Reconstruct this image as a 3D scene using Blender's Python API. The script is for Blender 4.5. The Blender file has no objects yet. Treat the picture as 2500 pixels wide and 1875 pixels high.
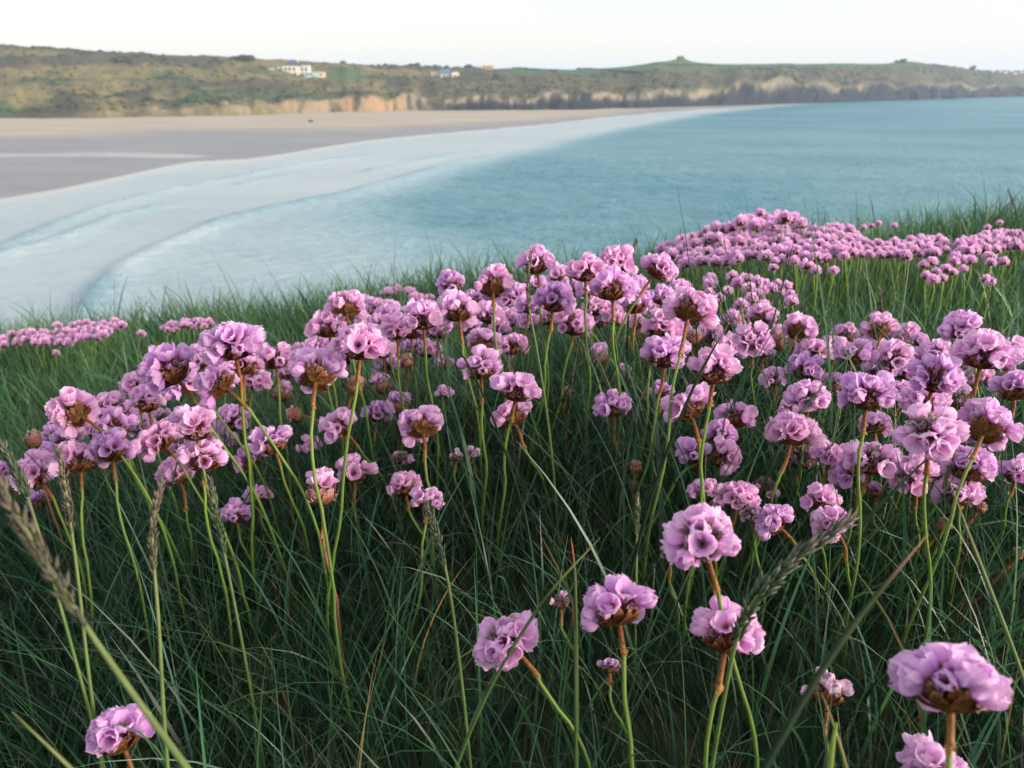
import bpy, math, random
import numpy as np
from mathutils import Vector, Matrix

random.seed(7)
rng = np.random.default_rng(11)
scene = bpy.context.scene
col = scene.collection

# ------------------------------------------------------------------ camera, sky, sun, exposure
CZ = 0.30                      # eye height above the meadow datum
PITCH = math.radians(20.6)
FPX = 2000.0                   # focal length in pixels of the 2500 px wide photograph
ZS = -24.7                     # sea level
cam_data = bpy.data.cameras.new('camera')
cam_data.sensor_width = 36.0
cam_data.lens = 36.0 * FPX / 2500.0
cam_data.clip_start = 0.01
cam_data.clip_end = 20000.0
cam_data.dof.use_dof = True
cam_data.dof.focus_distance = 0.42
cam_data.dof.aperture_fstop = 20.0
cam = bpy.data.objects.new('camera', cam_data)
cam.location = (0, 0, CZ)
cam.rotation_euler = (math.pi / 2 - PITCH, 0, 0)
col.objects.link(cam)
scene.camera = cam

SUN_AZ = math.radians(112)     # clockwise from the view direction (+Y): from the right, a little behind
SUN_EL = math.radians(15)
world = bpy.data.worlds.new('World')
scene.world = world
world.use_nodes = True
wn = world.node_tree
wn.nodes.clear()
w_out = wn.nodes.new('ShaderNodeOutputWorld')
w_bg = wn.nodes.new('ShaderNodeBackground')
w_sky = wn.nodes.new('ShaderNodeTexSky')
w_sky.sky_type = 'NISHITA'
w_sky.sun_disc = False
w_sky.sun_elevation = SUN_EL
w_sky.sun_rotation = SUN_AZ
w_sky.air_density = 1.0
w_sky.dust_density = 1.0
w_veil = wn.nodes.new('ShaderNodeMixRGB')      # thin high cloud veil whitening the whole sky
w_veil.inputs[0].default_value = 0.62
w_veil.inputs[2].default_value = (8.7, 8.65, 8.65, 1)
wn.links.new(w_sky.outputs[0], w_veil.inputs[1])
wn.links.new(w_veil.outputs[0], w_bg.inputs[0])
w_bg.inputs[1].default_value = 0.0525
wn.links.new(w_bg.outputs[0], w_out.inputs[0])

sun_data = bpy.data.lights.new('sun', 'SUN')
sun_data.energy = 2.4
sun_data.angle = math.radians(24)
sun_data.color = (1.0, 0.86, 0.70)
sun = bpy.data.objects.new('sun', sun_data)
sdir = Vector((math.sin(SUN_AZ) * math.cos(SUN_EL), math.cos(SUN_AZ) * math.cos(SUN_EL), math.sin(SUN_EL)))
sun.rotation_euler = sdir.to_track_quat('Z', 'Y').to_euler()
sun.location = sdir * 30
col.objects.link(sun)

vs = scene.view_settings
vs.view_transform = 'Standard'
vs.look = 'None'
vs.exposure = 1.52
vs.gamma = 1.0
scene.render.engine = 'CYCLES'
scene.cycles.use_denoising = True
scene.cycles.max_bounces = 6
scene.cycles.use_adaptive_sampling = True
scene.cycles.adaptive_threshold = 0.02
scene.cycles.transparent_max_bounces = 8
scene.cycles.volume_bounces = 1

# ------------------------------------------------------------------ helpers
def ray(px, py):
    """direction of the photograph's pixel, per unit of depth along the optical axis"""
    u = (np.asarray(px, float) - 1250.0) / FPX
    v = (np.asarray(py, float) - 937.5) / FPX
    c, s = math.cos(PITCH), math.sin(PITCH)
    return u, c - v * s, -s - v * c

def at(px, py, t):
    dx, dy, dz = ray(px, py)
    return Vector((dx * t, dy * t, CZ + dz * t))

def on_level(px, py, z):
    dx, dy, dz = ray(px, py)
    t = (z - CZ) / dz
    return dx * t, dy * t

_tab = np.random.default_rng(5).random((256, 256))
def vnoise(x, y):
    x = np.asarray(x, float); y = np.asarray(y, float)
    xi = np.floor(x).astype(int); yi = np.floor(y).astype(int)
    fx = x - xi; fy = y - yi
    fx = fx * fx * (3 - 2 * fx); fy = fy * fy * (3 - 2 * fy)
    a = _tab[xi & 255, yi & 255]; b = _tab[(xi + 1) & 255, yi & 255]
    c = _tab[xi & 255, (yi + 1) & 255]; d = _tab[(xi + 1) & 255, (yi + 1) & 255]
    return (a * (1 - fx) + b * fx) * (1 - fy) + (c * (1 - fx) + d * fx) * fy

def fbm(x, y, o=4):
    r = 0; a = 0.5; t = 0
    for i in range(o):
        r = r + a * vnoise(x * 2 ** i + 17.3 * i, y * 2 ** i + 9.1 * i); t += a; a *= 0.5
    return r / t

def sstep(a, b, x):
    t = np.clip((np.asarray(x, float) - a) / (b - a), 0, 1)
    return t * t * (3 - 2 * t)

def mesh_np(name, V, faces, mats=(), smooth=True, attrs=None, mat_index=None):
    """faces: (n,3) or (n,4) integer array"""
    V = np.asarray(V, np.float32); F = np.asarray(faces, np.int32)
    me = bpy.data.meshes.new(name)
    n, k = F.shape
    me.vertices.add(len(V)); me.vertices.foreach_set('co', V.ravel())
    me.loops.add(n * k); me.loops.foreach_set('vertex_index', F.ravel())
    me.polygons.add(n)
    me.polygons.foreach_set('loop_start', np.arange(0, n * k, k, dtype=np.int32))
    me.polygons.foreach_set('loop_total', np.full(n, k, np.int32))
    if mat_index is not None:
        me.polygons.foreach_set('material_index', np.asarray(mat_index, np.int32))
    me.polygons.foreach_set('use_smooth', np.full(n, bool(smooth)))
    me.update(calc_edges=True)
    for m in mats:
        me.materials.append(m)
    for an, arr in (attrs or {}).items():
        arr = np.asarray(arr, np.float32)
        if arr.ndim == 1:
            a = me.attributes.new(an, 'FLOAT', 'POINT'); a.data.foreach_set('value', arr)
        else:
            if arr.shape[1] == 3:
                arr = np.concatenate([arr, np.ones((len(arr), 1), np.float32)], 1)
            a = me.attributes.new(an, 'FLOAT_COLOR', 'POINT'); a.data.foreach_set('color', arr.ravel())
    return me

def grid_faces(nr, nc, wrap=False):
    i = np.arange(nr - 1)[:, None]; cc = nc if wrap else nc - 1
    j = np.arange(cc)[None, :]; j2 = (j + 1) % nc
    return np.stack([i * nc + j, i * nc + j2, (i + 1) * nc + j2, (i + 1) * nc + j], -1).reshape(-1, 4)

def link(name, data, parent=None):
    o = bpy.data.objects.new(name, data)
    col.objects.link(o)
    if parent is not None:
        o.parent = parent
    return o

def tag(o, label=None, cat=None, group=None, kind=None):
    if label: o['label'] = label
    if cat: o['category'] = cat
    if group: o['group'] = group
    if kind: o['kind'] = kind
    return o

class MB:
    """collects parts into one mesh (triangles and quads as quads with repeated corner avoided)"""
    def __init__(s): s.v = []; s.f = []; s.m = []
    def box(s, x0, x1, y0, y1, z0, z1, mi=0):
        b = len(s.v)
        s.v += [(x0,y0,z0),(x1,y0,z0),(x1,y1,z0),(x0,y1,z0),(x0,y0,z1),(x1,y0,z1),(x1,y1,z1),(x0,y1,z1)]
        for q in ((0,3,2,1),(4,5,6,7),(0,1,5,4),(1,2,6,5),(2,3,7,6),(3,0,4,7)):
            s.f.append(tuple(b + k for k in q)); s.m.append(mi)
        return s
    def poly(s, pts, faces, mi=0):
        b = len(s.v); s.v += list(pts)
        for q in faces: s.f.append(tuple(b + k for k in q)); s.m.append(mi)
        return s
    def mesh(s, name, mats, smooth=False):
        me = bpy.data.meshes.new(name); me.from_pydata(s.v, [], s.f); me.update()
        for m in mats: me.materials.append(m)
        me.polygons.foreach_set('material_index', s.m)
        me.polygons.foreach_set('use_smooth', [smooth] * len(s.f))
        return me

# ------------------------------------------------------------------ materials
def nmat(name):
    m = bpy.data.materials.new(name); m.use_nodes = True
    nt = m.node_tree
    return m, nt, nt.nodes['Principled BSDF'], nt.nodes['Material Output']

def N(nt, t, **kw):
    n = nt.nodes.new(t)
    for k, v in kw.items(): setattr(n, k, v)
    return n

def attr(nt, name):
    a = N(nt, 'ShaderNodeAttribute'); a.attribute_name = name
    return a

def noise_fac(nt, scale, detail=4, lo=0.35, hi=0.65, vec=None, rough=0.55):
    n = N(nt, 'ShaderNodeTexNoise'); n.inputs['Scale'].default_value = scale
    n.inputs['Detail'].default_value = detail; n.inputs['Roughness'].default_value = rough
    if vec is not None: nt.links.new(vec, n.inputs['Vector'])
    r = N(nt, 'ShaderNodeMapRange'); r.inputs[1].default_value = lo; r.inputs[2].default_value = hi
    nt.links.new(n.outputs['Fac'], r.inputs[0])
    return r.outputs[0], n

def mixc(nt, fac, a, b, mode='MIX'):
    m = N(nt, 'ShaderNodeMixRGB', blend_type=mode)
    for i, s in ((0, fac), (1, a), (2, b)):
        if hasattr(s, 'is_output'): nt.links.new(s, m.inputs[i])
        elif isinstance(s, (int, float)): m.inputs[i].default_value = s
        else: m.inputs[i].default_value = (*s, 1)
    return m.outputs[0]

def math_n(nt, op, a, b=0.0):
    m = N(nt, 'ShaderNodeMath', operation=op)
    for i, s in ((0, a), (1, b)):
        if hasattr(s, 'is_output'): nt.links.new(s, m.inputs[i])
        else: m.inputs[i].default_value = s
    return m.outputs[0]

def bump(nt, bsdf, height, strength, dist):
    b = N(nt, 'ShaderNodeBump'); b.inputs['Strength'].default_value = strength; b.inputs['Distance'].default_value = dist
    nt.links.new(height, b.inputs['Height']); nt.links.new(b.outputs[0], bsdf.inputs['Normal'])

def plain(name, rgb, rough=0.7, var=0.15, scale=3.0):
    m, nt, p, o = nmat(name)
    geo = N(nt, 'ShaderNodeNewGeometry')
    f, _ = noise_fac(nt, scale, vec=geo.outputs['Position'])
    c = mixc(nt, f, tuple(x * (1 - var) for x in rgb), tuple(min(1, x * (1 + var)) for x in rgb))
    nt.links.new(c, p.inputs['Base Color']); p.inputs['Roughness'].default_value = rough
    return m

def leafy(name, color_fn, trans=0.35, rough=0.55, spec=0.3, tint=(1, 1, 1)):
    """thin plant tissue: reflects and lets light through"""
    m, nt, p, o = nmat(name)
    c = color_fn(nt)
    nt.links.new(c, p.inputs['Base Color'])
    p.inputs['Roughness'].default_value = rough
    p.inputs['Specular IOR Level'].default_value = spec
    tr = N(nt, 'ShaderNodeBsdfTranslucent')
    nt.links.new(mixc(nt, 1.0, c, tint, 'MULTIPLY'), tr.inputs[0])
    mx = N(nt, 'ShaderNodeMixShader'); mx.inputs[0].default_value = trans
    nt.links.new(p.outputs[0], mx.inputs[1]); nt.links.new(tr.outputs[0], mx.inputs[2])
    nt.links.new(mx.outputs[0], o.inputs[0])
    return m

def petal_color(a, b, base, rnd=True):
    def f(nt):
        s = attr(nt, 'along').outputs['Fac']
        oi = N(nt, 'ShaderNodeObjectInfo')
        c = mixc(nt, 1.0, mixc(nt, oi.outputs['Random'], a, b), oi.outputs['Color'], 'MULTIPLY')
        tc = N(nt, 'ShaderNodeTexCoord')
        k, _ = noise_fac(nt, 420, 3, vec=tc.outputs['Object'])
        c = mixc(nt, math_n(nt, 'MULTIPLY', k, 0.16), c, tuple(x * 0.75 for x in a))
        vein = attr(nt, 'across').outputs['Fac']           # thin darker midrib
        vm = math_n(nt, 'LESS_THAN', math_n(nt, 'ABSOLUTE', vein), 0.12)
        c = mixc(nt, math_n(nt, 'MULTIPLY', vm, 0.13), c, (0.50, 0.20, 0.48))
        r = N(nt, 'ShaderNodeMapRange'); r.inputs[1].default_value = 0.0; r.inputs[2].default_value = 0.38
        nt.links.new(s, r.inputs[0])
        r2 = N(nt, 'ShaderNodeMapRange'); r2.inputs[1].default_value = 0.62; r2.inputs[2].default_value = 1.0; r2.inputs[4].default_value = 0.6
        nt.links.new(s, r2.inputs[0])
        c = mixc(nt, r2.outputs[0], c, (0.95, 0.72, 0.93))      # paler papery rim
        return mixc(nt, r.outputs[0], base, c)
    return f

M_petal = leafy('petal', petal_color((0.90, 0.54, 0.88), (0.98, 0.68, 0.93), (0.46, 0.16, 0.18)), trans=0.5, rough=0.6, spec=0.25)
M_petal_pale = leafy('petal_pale', petal_color((0.82, 0.66, 0.82), (0.86, 0.70, 0.80), (0.42, 0.22, 0.18)), trans=0.38, rough=0.6, spec=0.25)

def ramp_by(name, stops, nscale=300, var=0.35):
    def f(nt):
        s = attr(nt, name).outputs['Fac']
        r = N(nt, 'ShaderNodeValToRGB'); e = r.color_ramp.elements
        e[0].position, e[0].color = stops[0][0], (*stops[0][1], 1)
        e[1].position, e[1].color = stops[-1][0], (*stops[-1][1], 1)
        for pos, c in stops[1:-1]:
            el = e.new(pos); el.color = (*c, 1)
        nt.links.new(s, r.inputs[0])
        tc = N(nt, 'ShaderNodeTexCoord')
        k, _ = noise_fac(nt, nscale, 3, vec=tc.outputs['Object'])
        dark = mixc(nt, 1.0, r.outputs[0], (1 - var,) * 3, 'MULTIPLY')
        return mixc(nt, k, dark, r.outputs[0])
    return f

M_bract = leafy('bract', ramp_by('along', [(0, (0.32, 0.17, 0.045)), (0.4, (0.24, 0.09, 0.035)), (0.75, (0.42, 0.16, 0.07)), (1, (0.62, 0.36, 0.22))], 950, 0.75), trans=0.35)
M_bract_green = leafy('bract_green', ramp_by('along', [(0, (0.15, 0.15, 0.04)), (0.35, (0.30, 0.20, 0.06)), (0.62, (0.46, 0.14, 0.11)), (1, (0.74, 0.42, 0.36))], 800, 0.6), trans=0.3)
M_calyx = leafy('calyx', ramp_by('along', [(0, (0.17, 0.06, 0.05)), (0.5, (0.34, 0.13, 0.16)), (0.85, (0.58, 0.34, 0.42)), (1, (0.75, 0.60, 0.58))]), trans=0.3)
M_calyx_dead = leafy('calyx_faded', ramp_by('along', [(0, (0.12, 0.07, 0.06)), (0.5, (0.28, 0.17, 0.17)), (0.85, (0.46, 0.33, 0.36)), (1, (0.66, 0.52, 0.48))]), trans=0.3)
M_sheath = leafy('sheath', ramp_by('along', [(0, (0.24, 0.08, 0.04)), (0.5, (0.36, 0.14, 0.045)), (1, (0.50, 0.25, 0.07))], 800, 0.6), trans=0.3)
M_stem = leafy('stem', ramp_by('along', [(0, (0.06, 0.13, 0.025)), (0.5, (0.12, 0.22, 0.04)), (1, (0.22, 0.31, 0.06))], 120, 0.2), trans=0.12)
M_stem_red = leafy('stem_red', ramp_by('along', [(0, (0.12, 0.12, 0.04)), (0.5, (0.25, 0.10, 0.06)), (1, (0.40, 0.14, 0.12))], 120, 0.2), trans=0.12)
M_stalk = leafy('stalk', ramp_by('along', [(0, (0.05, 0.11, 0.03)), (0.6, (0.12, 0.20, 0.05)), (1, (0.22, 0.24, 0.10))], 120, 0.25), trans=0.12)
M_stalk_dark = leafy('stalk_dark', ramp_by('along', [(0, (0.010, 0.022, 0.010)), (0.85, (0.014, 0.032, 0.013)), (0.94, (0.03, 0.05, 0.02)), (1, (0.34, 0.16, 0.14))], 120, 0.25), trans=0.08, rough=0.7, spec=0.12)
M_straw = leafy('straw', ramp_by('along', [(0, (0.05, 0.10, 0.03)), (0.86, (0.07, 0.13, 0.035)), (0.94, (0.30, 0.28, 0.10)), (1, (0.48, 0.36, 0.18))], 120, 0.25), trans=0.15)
M_redtip = leafy('red_blade', ramp_by('along', [(0, (0.06, 0.12, 0.03)), (0.6, (0.05, 0.10, 0.03)), (0.93, (0.08, 0.12, 0.04)), (0.955, (0.45, 0.10, 0.05)), (1, (0.50, 0.16, 0.07))], 120, 0.25), trans=0.15)
M_seed = leafy('seed_head', ramp_by('along', [(0, (0.09, 0.12, 0.05)), (0.5, (0.15, 0.13, 0.09)), (1, (0.26, 0.18, 0.17))], 260, 0.45), trans=0.25)
M_seed_green = leafy('seed_head_green', ramp_by('along', [(0, (0.07, 0.14, 0.06)), (0.5, (0.11, 0.16, 0.09)), (1, (0.20, 0.16, 0.16))], 260, 0.45), trans=0.25)

def grass_color(nt):
    c = attr(nt, 'tone').outputs['Color']
    return c
M_grass = leafy('grass_blade', grass_color, trans=0.22, rough=0.42, spec=0.45)

m, nt, p, o = nmat('turf'); M_turf = m
geo = N(nt, 'ShaderNodeNewGeometry')
f, _ = noise_fac(nt, 60, 5, vec=geo.outputs['Position'])
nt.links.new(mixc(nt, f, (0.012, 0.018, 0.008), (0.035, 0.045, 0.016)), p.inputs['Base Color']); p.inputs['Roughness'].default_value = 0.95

m, nt, p, o = nmat('hillside'); M_hill = m
geo = N(nt, 'ShaderNodeNewGeometry')
c = attr(nt, 'tone').outputs['Color']
f1, n1 = noise_fac(nt, 0.25, 6, vec=geo.outputs['Position'], rough=0.65)
c = mixc(nt, math_n(nt, 'MULTIPLY', f1, 0.55), c, mixc(nt, 1.0, c, (0.50, 0.52, 0.52), 'MULTIPLY'))
f2, n2 = noise_fac(nt, 0.06, 4, vec=geo.outputs['Position'])
c = mixc(nt, math_n(nt, 'MULTIPLY', f2, 0.4), c, mixc(nt, 1.0, c, (1.25, 1.15, 0.95), 'MULTIPLY'))
nt.links.new(c, p.inputs['Base Color']); p.inputs['Roughness'].default_value = 0.95
p.inputs['Specular IOR Level'].default_value = 0.1
bump(nt, p, n1.outputs['Fac'], 0.8, 1.5)

m, nt, p, o = nmat('scrub'); M_scrub = m
c = attr(nt, 'tone').outputs['Color']
geo = N(nt, 'ShaderNodeNewGeometry')
f1, n1 = noise_fac(nt, 1.2, 4, vec=geo.outputs['Position'])
nt.links.new(mixc(nt, f1, mixc(nt, 1.0, c, (0.6, 0.6, 0.6), 'MULTIPLY'), c), p.inputs['Base Color'])
p.inputs['Roughness'].default_value = 0.95; p.inputs['Specular IOR Level'].default_value = 0.1
bump(nt, p, n1.outputs['Fac'], 1.0, 0.5)

m, nt, p, o = nmat('sand'); M_sand = m
geo = N(nt, 'ShaderNodeNewGeometry')
mp = N(nt, 'ShaderNodeMapping'); mp.inputs['Scale'].default_value = (0.02, 0.09, 0.05)
nt.links.new(geo.outputs['Position'], mp.inputs['Vector'])
f1, _ = noise_fac(nt, 1.0, 5, vec=mp.outputs[0])
w = attr(nt, 'wet').outputs['Fac']
dry = mixc(nt, f1, (0.35, 0.295, 0.235), (0.43, 0.365, 0.295))
damp = mixc(nt, f1, (0.175, 0.175, 0.19), (0.225, 0.22, 0.225))  # damp sand, with the blue of the reflected sky mixed into its base
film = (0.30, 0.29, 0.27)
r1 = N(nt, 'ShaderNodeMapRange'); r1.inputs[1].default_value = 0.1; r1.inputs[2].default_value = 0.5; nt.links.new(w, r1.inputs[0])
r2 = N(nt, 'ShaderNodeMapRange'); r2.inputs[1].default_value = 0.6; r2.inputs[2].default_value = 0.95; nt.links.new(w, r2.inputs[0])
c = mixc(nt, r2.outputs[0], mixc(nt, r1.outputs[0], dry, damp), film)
nt.links.new(c, p.inputs['Base Color'])
rr = N(nt, 'ShaderNodeMapRange'); rr.inputs[1].default_value = 0.10; rr.inputs[2].default_value = 0.95
rr.inputs[3].default_value = 0.75; rr.inputs[4].default_value = 0.12; nt.links.new(w, rr.inputs[0])
nt.links.new(rr.outputs[0], p.inputs['Roughness']); p.inputs['IOR'].default_value = 1.33

m, nt, p, o = nmat('sea_water'); M_sea = m
geo = N(nt, 'ShaderNodeNewGeometry')
sh = attr(nt, 'shallow').outputs['Fac']; fo = attr(nt, 'foam').outputs['Fac']
mp = N(nt, 'ShaderNodeMapping'); mp.inputs['Scale'].default_value = (0.012, 0.03, 0.02); mp.inputs['Rotation'].default_value = (0, 0, 0.45)
nt.links.new(geo.outputs['Position'], mp.inputs['Vector'])
f1, _ = noise_fac(nt, 1.0, 6, 0.30, 0.68, vec=mp.outputs[0], rough=0.62)
deep = mixc(nt, f1, (0.025, 0.215, 0.330), (0.120, 0.360, 0.460))
pale = mixc(nt, f1, (0.32, 0.405, 0.445), (0.41, 0.47, 0.50))
near_sheen = mixc(nt, f1, (0.090, 0.315, 0.425), (0.230, 0.450, 0.530))      # near bay paler: its stronger reflection put into the colour
deep = mixc(nt, attr(nt, 'near_sheen').outputs['Fac'], deep, near_sheen)
c = mixc(nt, sh, deep, pale)
f3, _ = noise_fac(nt, 1.6, 5, 0.30, 0.60, vec=geo.outputs['Position'])
foamf = math_n(nt, 'MULTIPLY', fo, f3)
c = mixc(nt, foamf, c, (0.55, 0.60, 0.64))
nt.links.new(c, p.inputs['Base Color'])
p.inputs['IOR'].default_value = 1.33; p.inputs['Specular IOR Level'].default_value = 0.13
rg = N(nt, 'ShaderNodeMapRange'); rg.inputs[3].default_value = 0.30; rg.inputs[4].default_value = 0.7
nt.links.new(foamf, rg.inputs[0]); nt.links.new(rg.outputs[0], p.inputs['Roughness'])
mp2 = N(nt, 'ShaderNodeMapping'); mp2.inputs['Scale'].default_value = (0.30, 0.75, 0.5); mp2.inputs['Rotation'].default_value = (0, 0, 0.35)
nt.links.new(geo.outputs['Position'], mp2.inputs['Vector'])
_, nz = noise_fac(nt, 1.0, 5, vec=mp2.outputs[0], rough=0.6)
bp = N(nt, 'ShaderNodeBump'); bp.inputs['Distance'].default_value = 6.5
st = N(nt, 'ShaderNodeMapRange'); st.inputs[3].default_value = 0.85; st.inputs[4].default_value = 0.18
nt.links.new(sh, st.inputs[0]); nt.links.new(st.outputs[0], bp.inputs['Strength'])
nt.links.new(nz.outputs['Fac'], bp.inputs['Height']); nt.links.new(bp.outputs[0], p.inputs['Normal'])

M_wall = plain('white_render', (0.60, 0.55, 0.48), 0.8, 0.06, 0.5)
M_peach = plain('peach_render', (0.58, 0.43, 0.32), 0.8, 0.06, 0.5)
M_slate = plain('blue_slate', (0.06, 0.08, 0.14), 0.6, 0.2, 1.0)
M_blue = plain('blue_roof', (0.09, 0.16, 0.27), 0.6, 0.15, 1.0)
M_teal = plain('teal_panel', (0.32, 0.47, 0.48), 0.5, 0.1, 1.0)
M_glass = plain('window_glass', (0.05, 0.06, 0.08), 0.15, 0.1, 1.0)
M_rock = plain('dark_rock', (0.05, 0.05, 0.055), 0.9, 0.35, 0.8)
# ------------------------------------------------------------------ large structure: meadow headland
def ground(x, y):
    x = np.asarray(x, float); y = np.asarray(y, float)
    xs = 2.5 * np.tanh(x / 2.5)
    g = -0.10 + 0.13 * xs
    g = g + 0.125 * np.exp(-((x - 0.06) / 0.36) ** 2 - ((y - 0.52) / 0.36) ** 2)
    g = g + 0.055 * np.exp(-((x - 0.36) / 0.26) ** 2 - ((y - 1.02) / 0.22) ** 2)
    g = g + 0.018 * (fbm(x * 5 + 40, y * 5 + 40, 3) - 0.5)
    d = np.maximum(0, y - 1.40)
    fall = np.where(d < 0.7, 0.5 * d * d, 0.245 + 0.7 * (d - 0.7))
    g = g - fall + 0.10 * np.maximum(0, -y) + 0.6 * (fbm(x * 0.3, y * 0.3, 3) - 0.5) * sstep(3, 12, np.hypot(x, y))
    return g

def nonuni(segs):
    out = [segs[0][0]]
    for a, b, st in segs:
        n = max(1, int(round((b - a) / st))); out += list(np.linspace(a, b, n + 1)[1:])
    return np.array(out)

gx = nonuni([(-60, -10, 5), (-10, -2, 0.5), (-2, 2, 0.03), (2, 10, 0.5), (10, 60, 5)])
gy = nonuni([(-40, -4, 3), (-4, -0.4, 0.3), (-0.4, 2.4, 0.03), (2.4, 6, 0.3), (6, 42, 2)])
GX, GY = np.meshgrid(gx, gy)
GZ = np.maximum(ground(GX, GY), ZS - 1.0 + 0 * GX)
o = link('meadow_ground', mesh_np('meadow_ground', np.stack([GX, GY, GZ], -1).reshape(-1, 3), grid_faces(len(gy), len(gx)), [M_turf]))
tag(o, 'dark turf of the clifftop meadow under the grass', None, None, 'structure')

# ------------------------------------------------------------------ sea
W_px = np.array([-1200, -600, -300, 0, 150, 300, 400, 470, 600, 700, 800, 900, 1000, 1150, 1300, 1450, 1600, 1800, 1950, 2050.])
W_py = np.array([760, 640, 570, 497, 470, 437, 414, 401, 394, 380, 362, 347, 336, 322, 308, 290, 274, 260, 252, 247.5])
T_px = np.array([-1200, -600, 0, 200, 400, 640, 800, 1000, 1200, 1400, 1600, 1750, 1900, 2050, 2200, 2350, 2500, 2700, 3000.])
T_py = np.array([300, 295, 292, 292, 288, 283, 276, 272, 271, 269, 263, 257, 251, 246.5, 242, 237, 232, 226, 220.])

def px_poly(pts, z=ZS):
    a = np.array(pts, float); x, y = on_level(a[:, 0], a[:, 1], z)
    return np.stack([x, y], 1)

def dist_poly(P, X, Y):
    """unsigned distance, side (+1 = left of travel), and fraction along a polyline"""
    best = np.full(X.shape, 1e9); side = np.zeros(X.shape); frac = np.zeros(X.shape)
    n = len(P) - 1
    for i in range(n):
        a, b = P[i], P[i + 1]; d = b - a; L2 = d @ d
        t = np.clip(((X - a[0]) * d[0] + (Y - a[1]) * d[1]) / L2, 0, 1)
        qx = X - a[0] - t * d[0]; qy = Y - a[1] - t * d[1]
        dd = np.hypot(qx, qy)
        cr = d[0] * (Y - a[1]) - d[1] * (X - a[0])
        k = dd < best
        best = np.where(k, dd, best); side = np.where(k, np.sign(cr), side); frac = np.where(k, (i + t) / n, frac)
    return best, side, frac

A_edge = px_poly([(60, 960), (120, 880), (175, 786), (212, 746), (244, 697), (305, 644), (386, 603), (488, 563), (549, 534), (671, 506), (814, 480), (960, 440), (1090, 402), (1250, 368), (1450, 322), (1700, 277), (1980, 250)])
B1 = px_poly([(-200, 700), (0, 607), (122, 550), (244, 506), (366, 473), (529, 441), (692, 408), (850, 385), (1000, 365)])
B2 = px_poly([(-200, 725), (0, 628), (163, 575), (285, 526), (447, 490)])
B3 = px_poly([(560, 455), (640, 440), (760, 418)])
B4 = px_poly([(860, 425), (960, 405), (1080, 380), (1200, 362)])
shore = px_poly(list(zip(W_px, W_py)))
sx = np.concatenate([-np.geomspace(5000, 260, 16)[:-1], nonuni([(-260, 60, 1.15), (60, 200, 3), (200, 800, 8)]), np.geomspace(800, 5000, 14)[1:]])
sy = np.concatenate([nonuni([(-600, 36, 40), (36, 290, 1.1)]), np.geomspace(290, 1300, 150)[1:], np.geomspace(1300, 5000, 10)[1:]])
SX, SY = np.meshgrid(sx, sy)
dA, sA, fA = dist_poly(A_edge, SX, SY)
wob = 14 * (fbm(SX * 0.02, SY * 0.02, 3) - 0.5)
sgn = dA * sA + wob * sstep(0, 30, dA)
wfall = np.interp(fA, [0, .3, .5, .62, .8, 1], [110, 110, 75, 36, 26, 30])
shallow = 0.14 * sstep(-10, 6, sgn) + 0.86 * sstep(0, 1, 1 + (sgn - 4) / wfall) ** 1.3
dSh, sSh, _ = dist_poly(shore, SX, SY)
foam = np.zeros(SX.shape); SZ = np.zeros(SX.shape)
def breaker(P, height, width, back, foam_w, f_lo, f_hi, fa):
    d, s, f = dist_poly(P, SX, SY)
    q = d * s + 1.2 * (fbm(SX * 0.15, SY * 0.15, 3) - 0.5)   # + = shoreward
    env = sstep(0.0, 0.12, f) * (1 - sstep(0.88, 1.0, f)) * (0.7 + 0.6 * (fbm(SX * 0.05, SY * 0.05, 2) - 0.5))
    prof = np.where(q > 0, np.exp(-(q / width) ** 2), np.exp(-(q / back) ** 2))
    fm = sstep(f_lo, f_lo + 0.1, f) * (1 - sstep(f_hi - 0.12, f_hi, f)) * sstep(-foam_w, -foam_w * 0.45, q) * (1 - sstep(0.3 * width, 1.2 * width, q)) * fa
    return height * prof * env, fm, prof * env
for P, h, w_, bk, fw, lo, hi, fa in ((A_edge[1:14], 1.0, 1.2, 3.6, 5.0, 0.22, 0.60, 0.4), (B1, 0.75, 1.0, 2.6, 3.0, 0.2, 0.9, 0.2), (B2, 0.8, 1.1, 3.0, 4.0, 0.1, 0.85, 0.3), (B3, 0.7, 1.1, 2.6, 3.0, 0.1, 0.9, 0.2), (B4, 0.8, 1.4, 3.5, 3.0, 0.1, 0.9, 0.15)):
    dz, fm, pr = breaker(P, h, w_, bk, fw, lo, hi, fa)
    SZ += dz; foam = np.maximum(foam, fm); shallow = shallow - 0.62 * pr * (1 - np.minimum(1, 1.5 * fm)) * shallow   # crests tinted bluer: shading of the wave faces put into the colour
foam = np.maximum(foam, 0.22 * sstep(14, 2, dSh) * (sSh < 0))
edge = 0.35 * (fbm(SX * 0.06, SY * 0.06, 3) - 0.5)
SZ += 0.95 * (fbm(SX * 0.22 + 0.1 * SY, SY * 0.34, 3) - 0.5) * (1 - 0.8 * shallow) * sstep(420, 240, np.hypot(SX, SY))
SZ += edge * 0.4 * (1 - shallow) * sstep(1200, 300, np.hypot(SX, SY))
faces = grid_faces(len(sy), len(sx))
o = link('sea', mesh_np('sea', np.stack([SX, SY, SZ + ZS], -1).reshape(-1, 3), faces, [M_sea], attrs={'near_sheen': (sstep(560, 190, np.hypot(SX, SY) + 160 * (fbm(SX * 0.008, SY * 0.008, 3) - 0.5))).ravel(), 'shallow': shallow.ravel(), 'foam': foam.ravel()}))
tag(o, 'pale turquoise sea with low breakers curling into the bay', None, None, 'structure')

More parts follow.
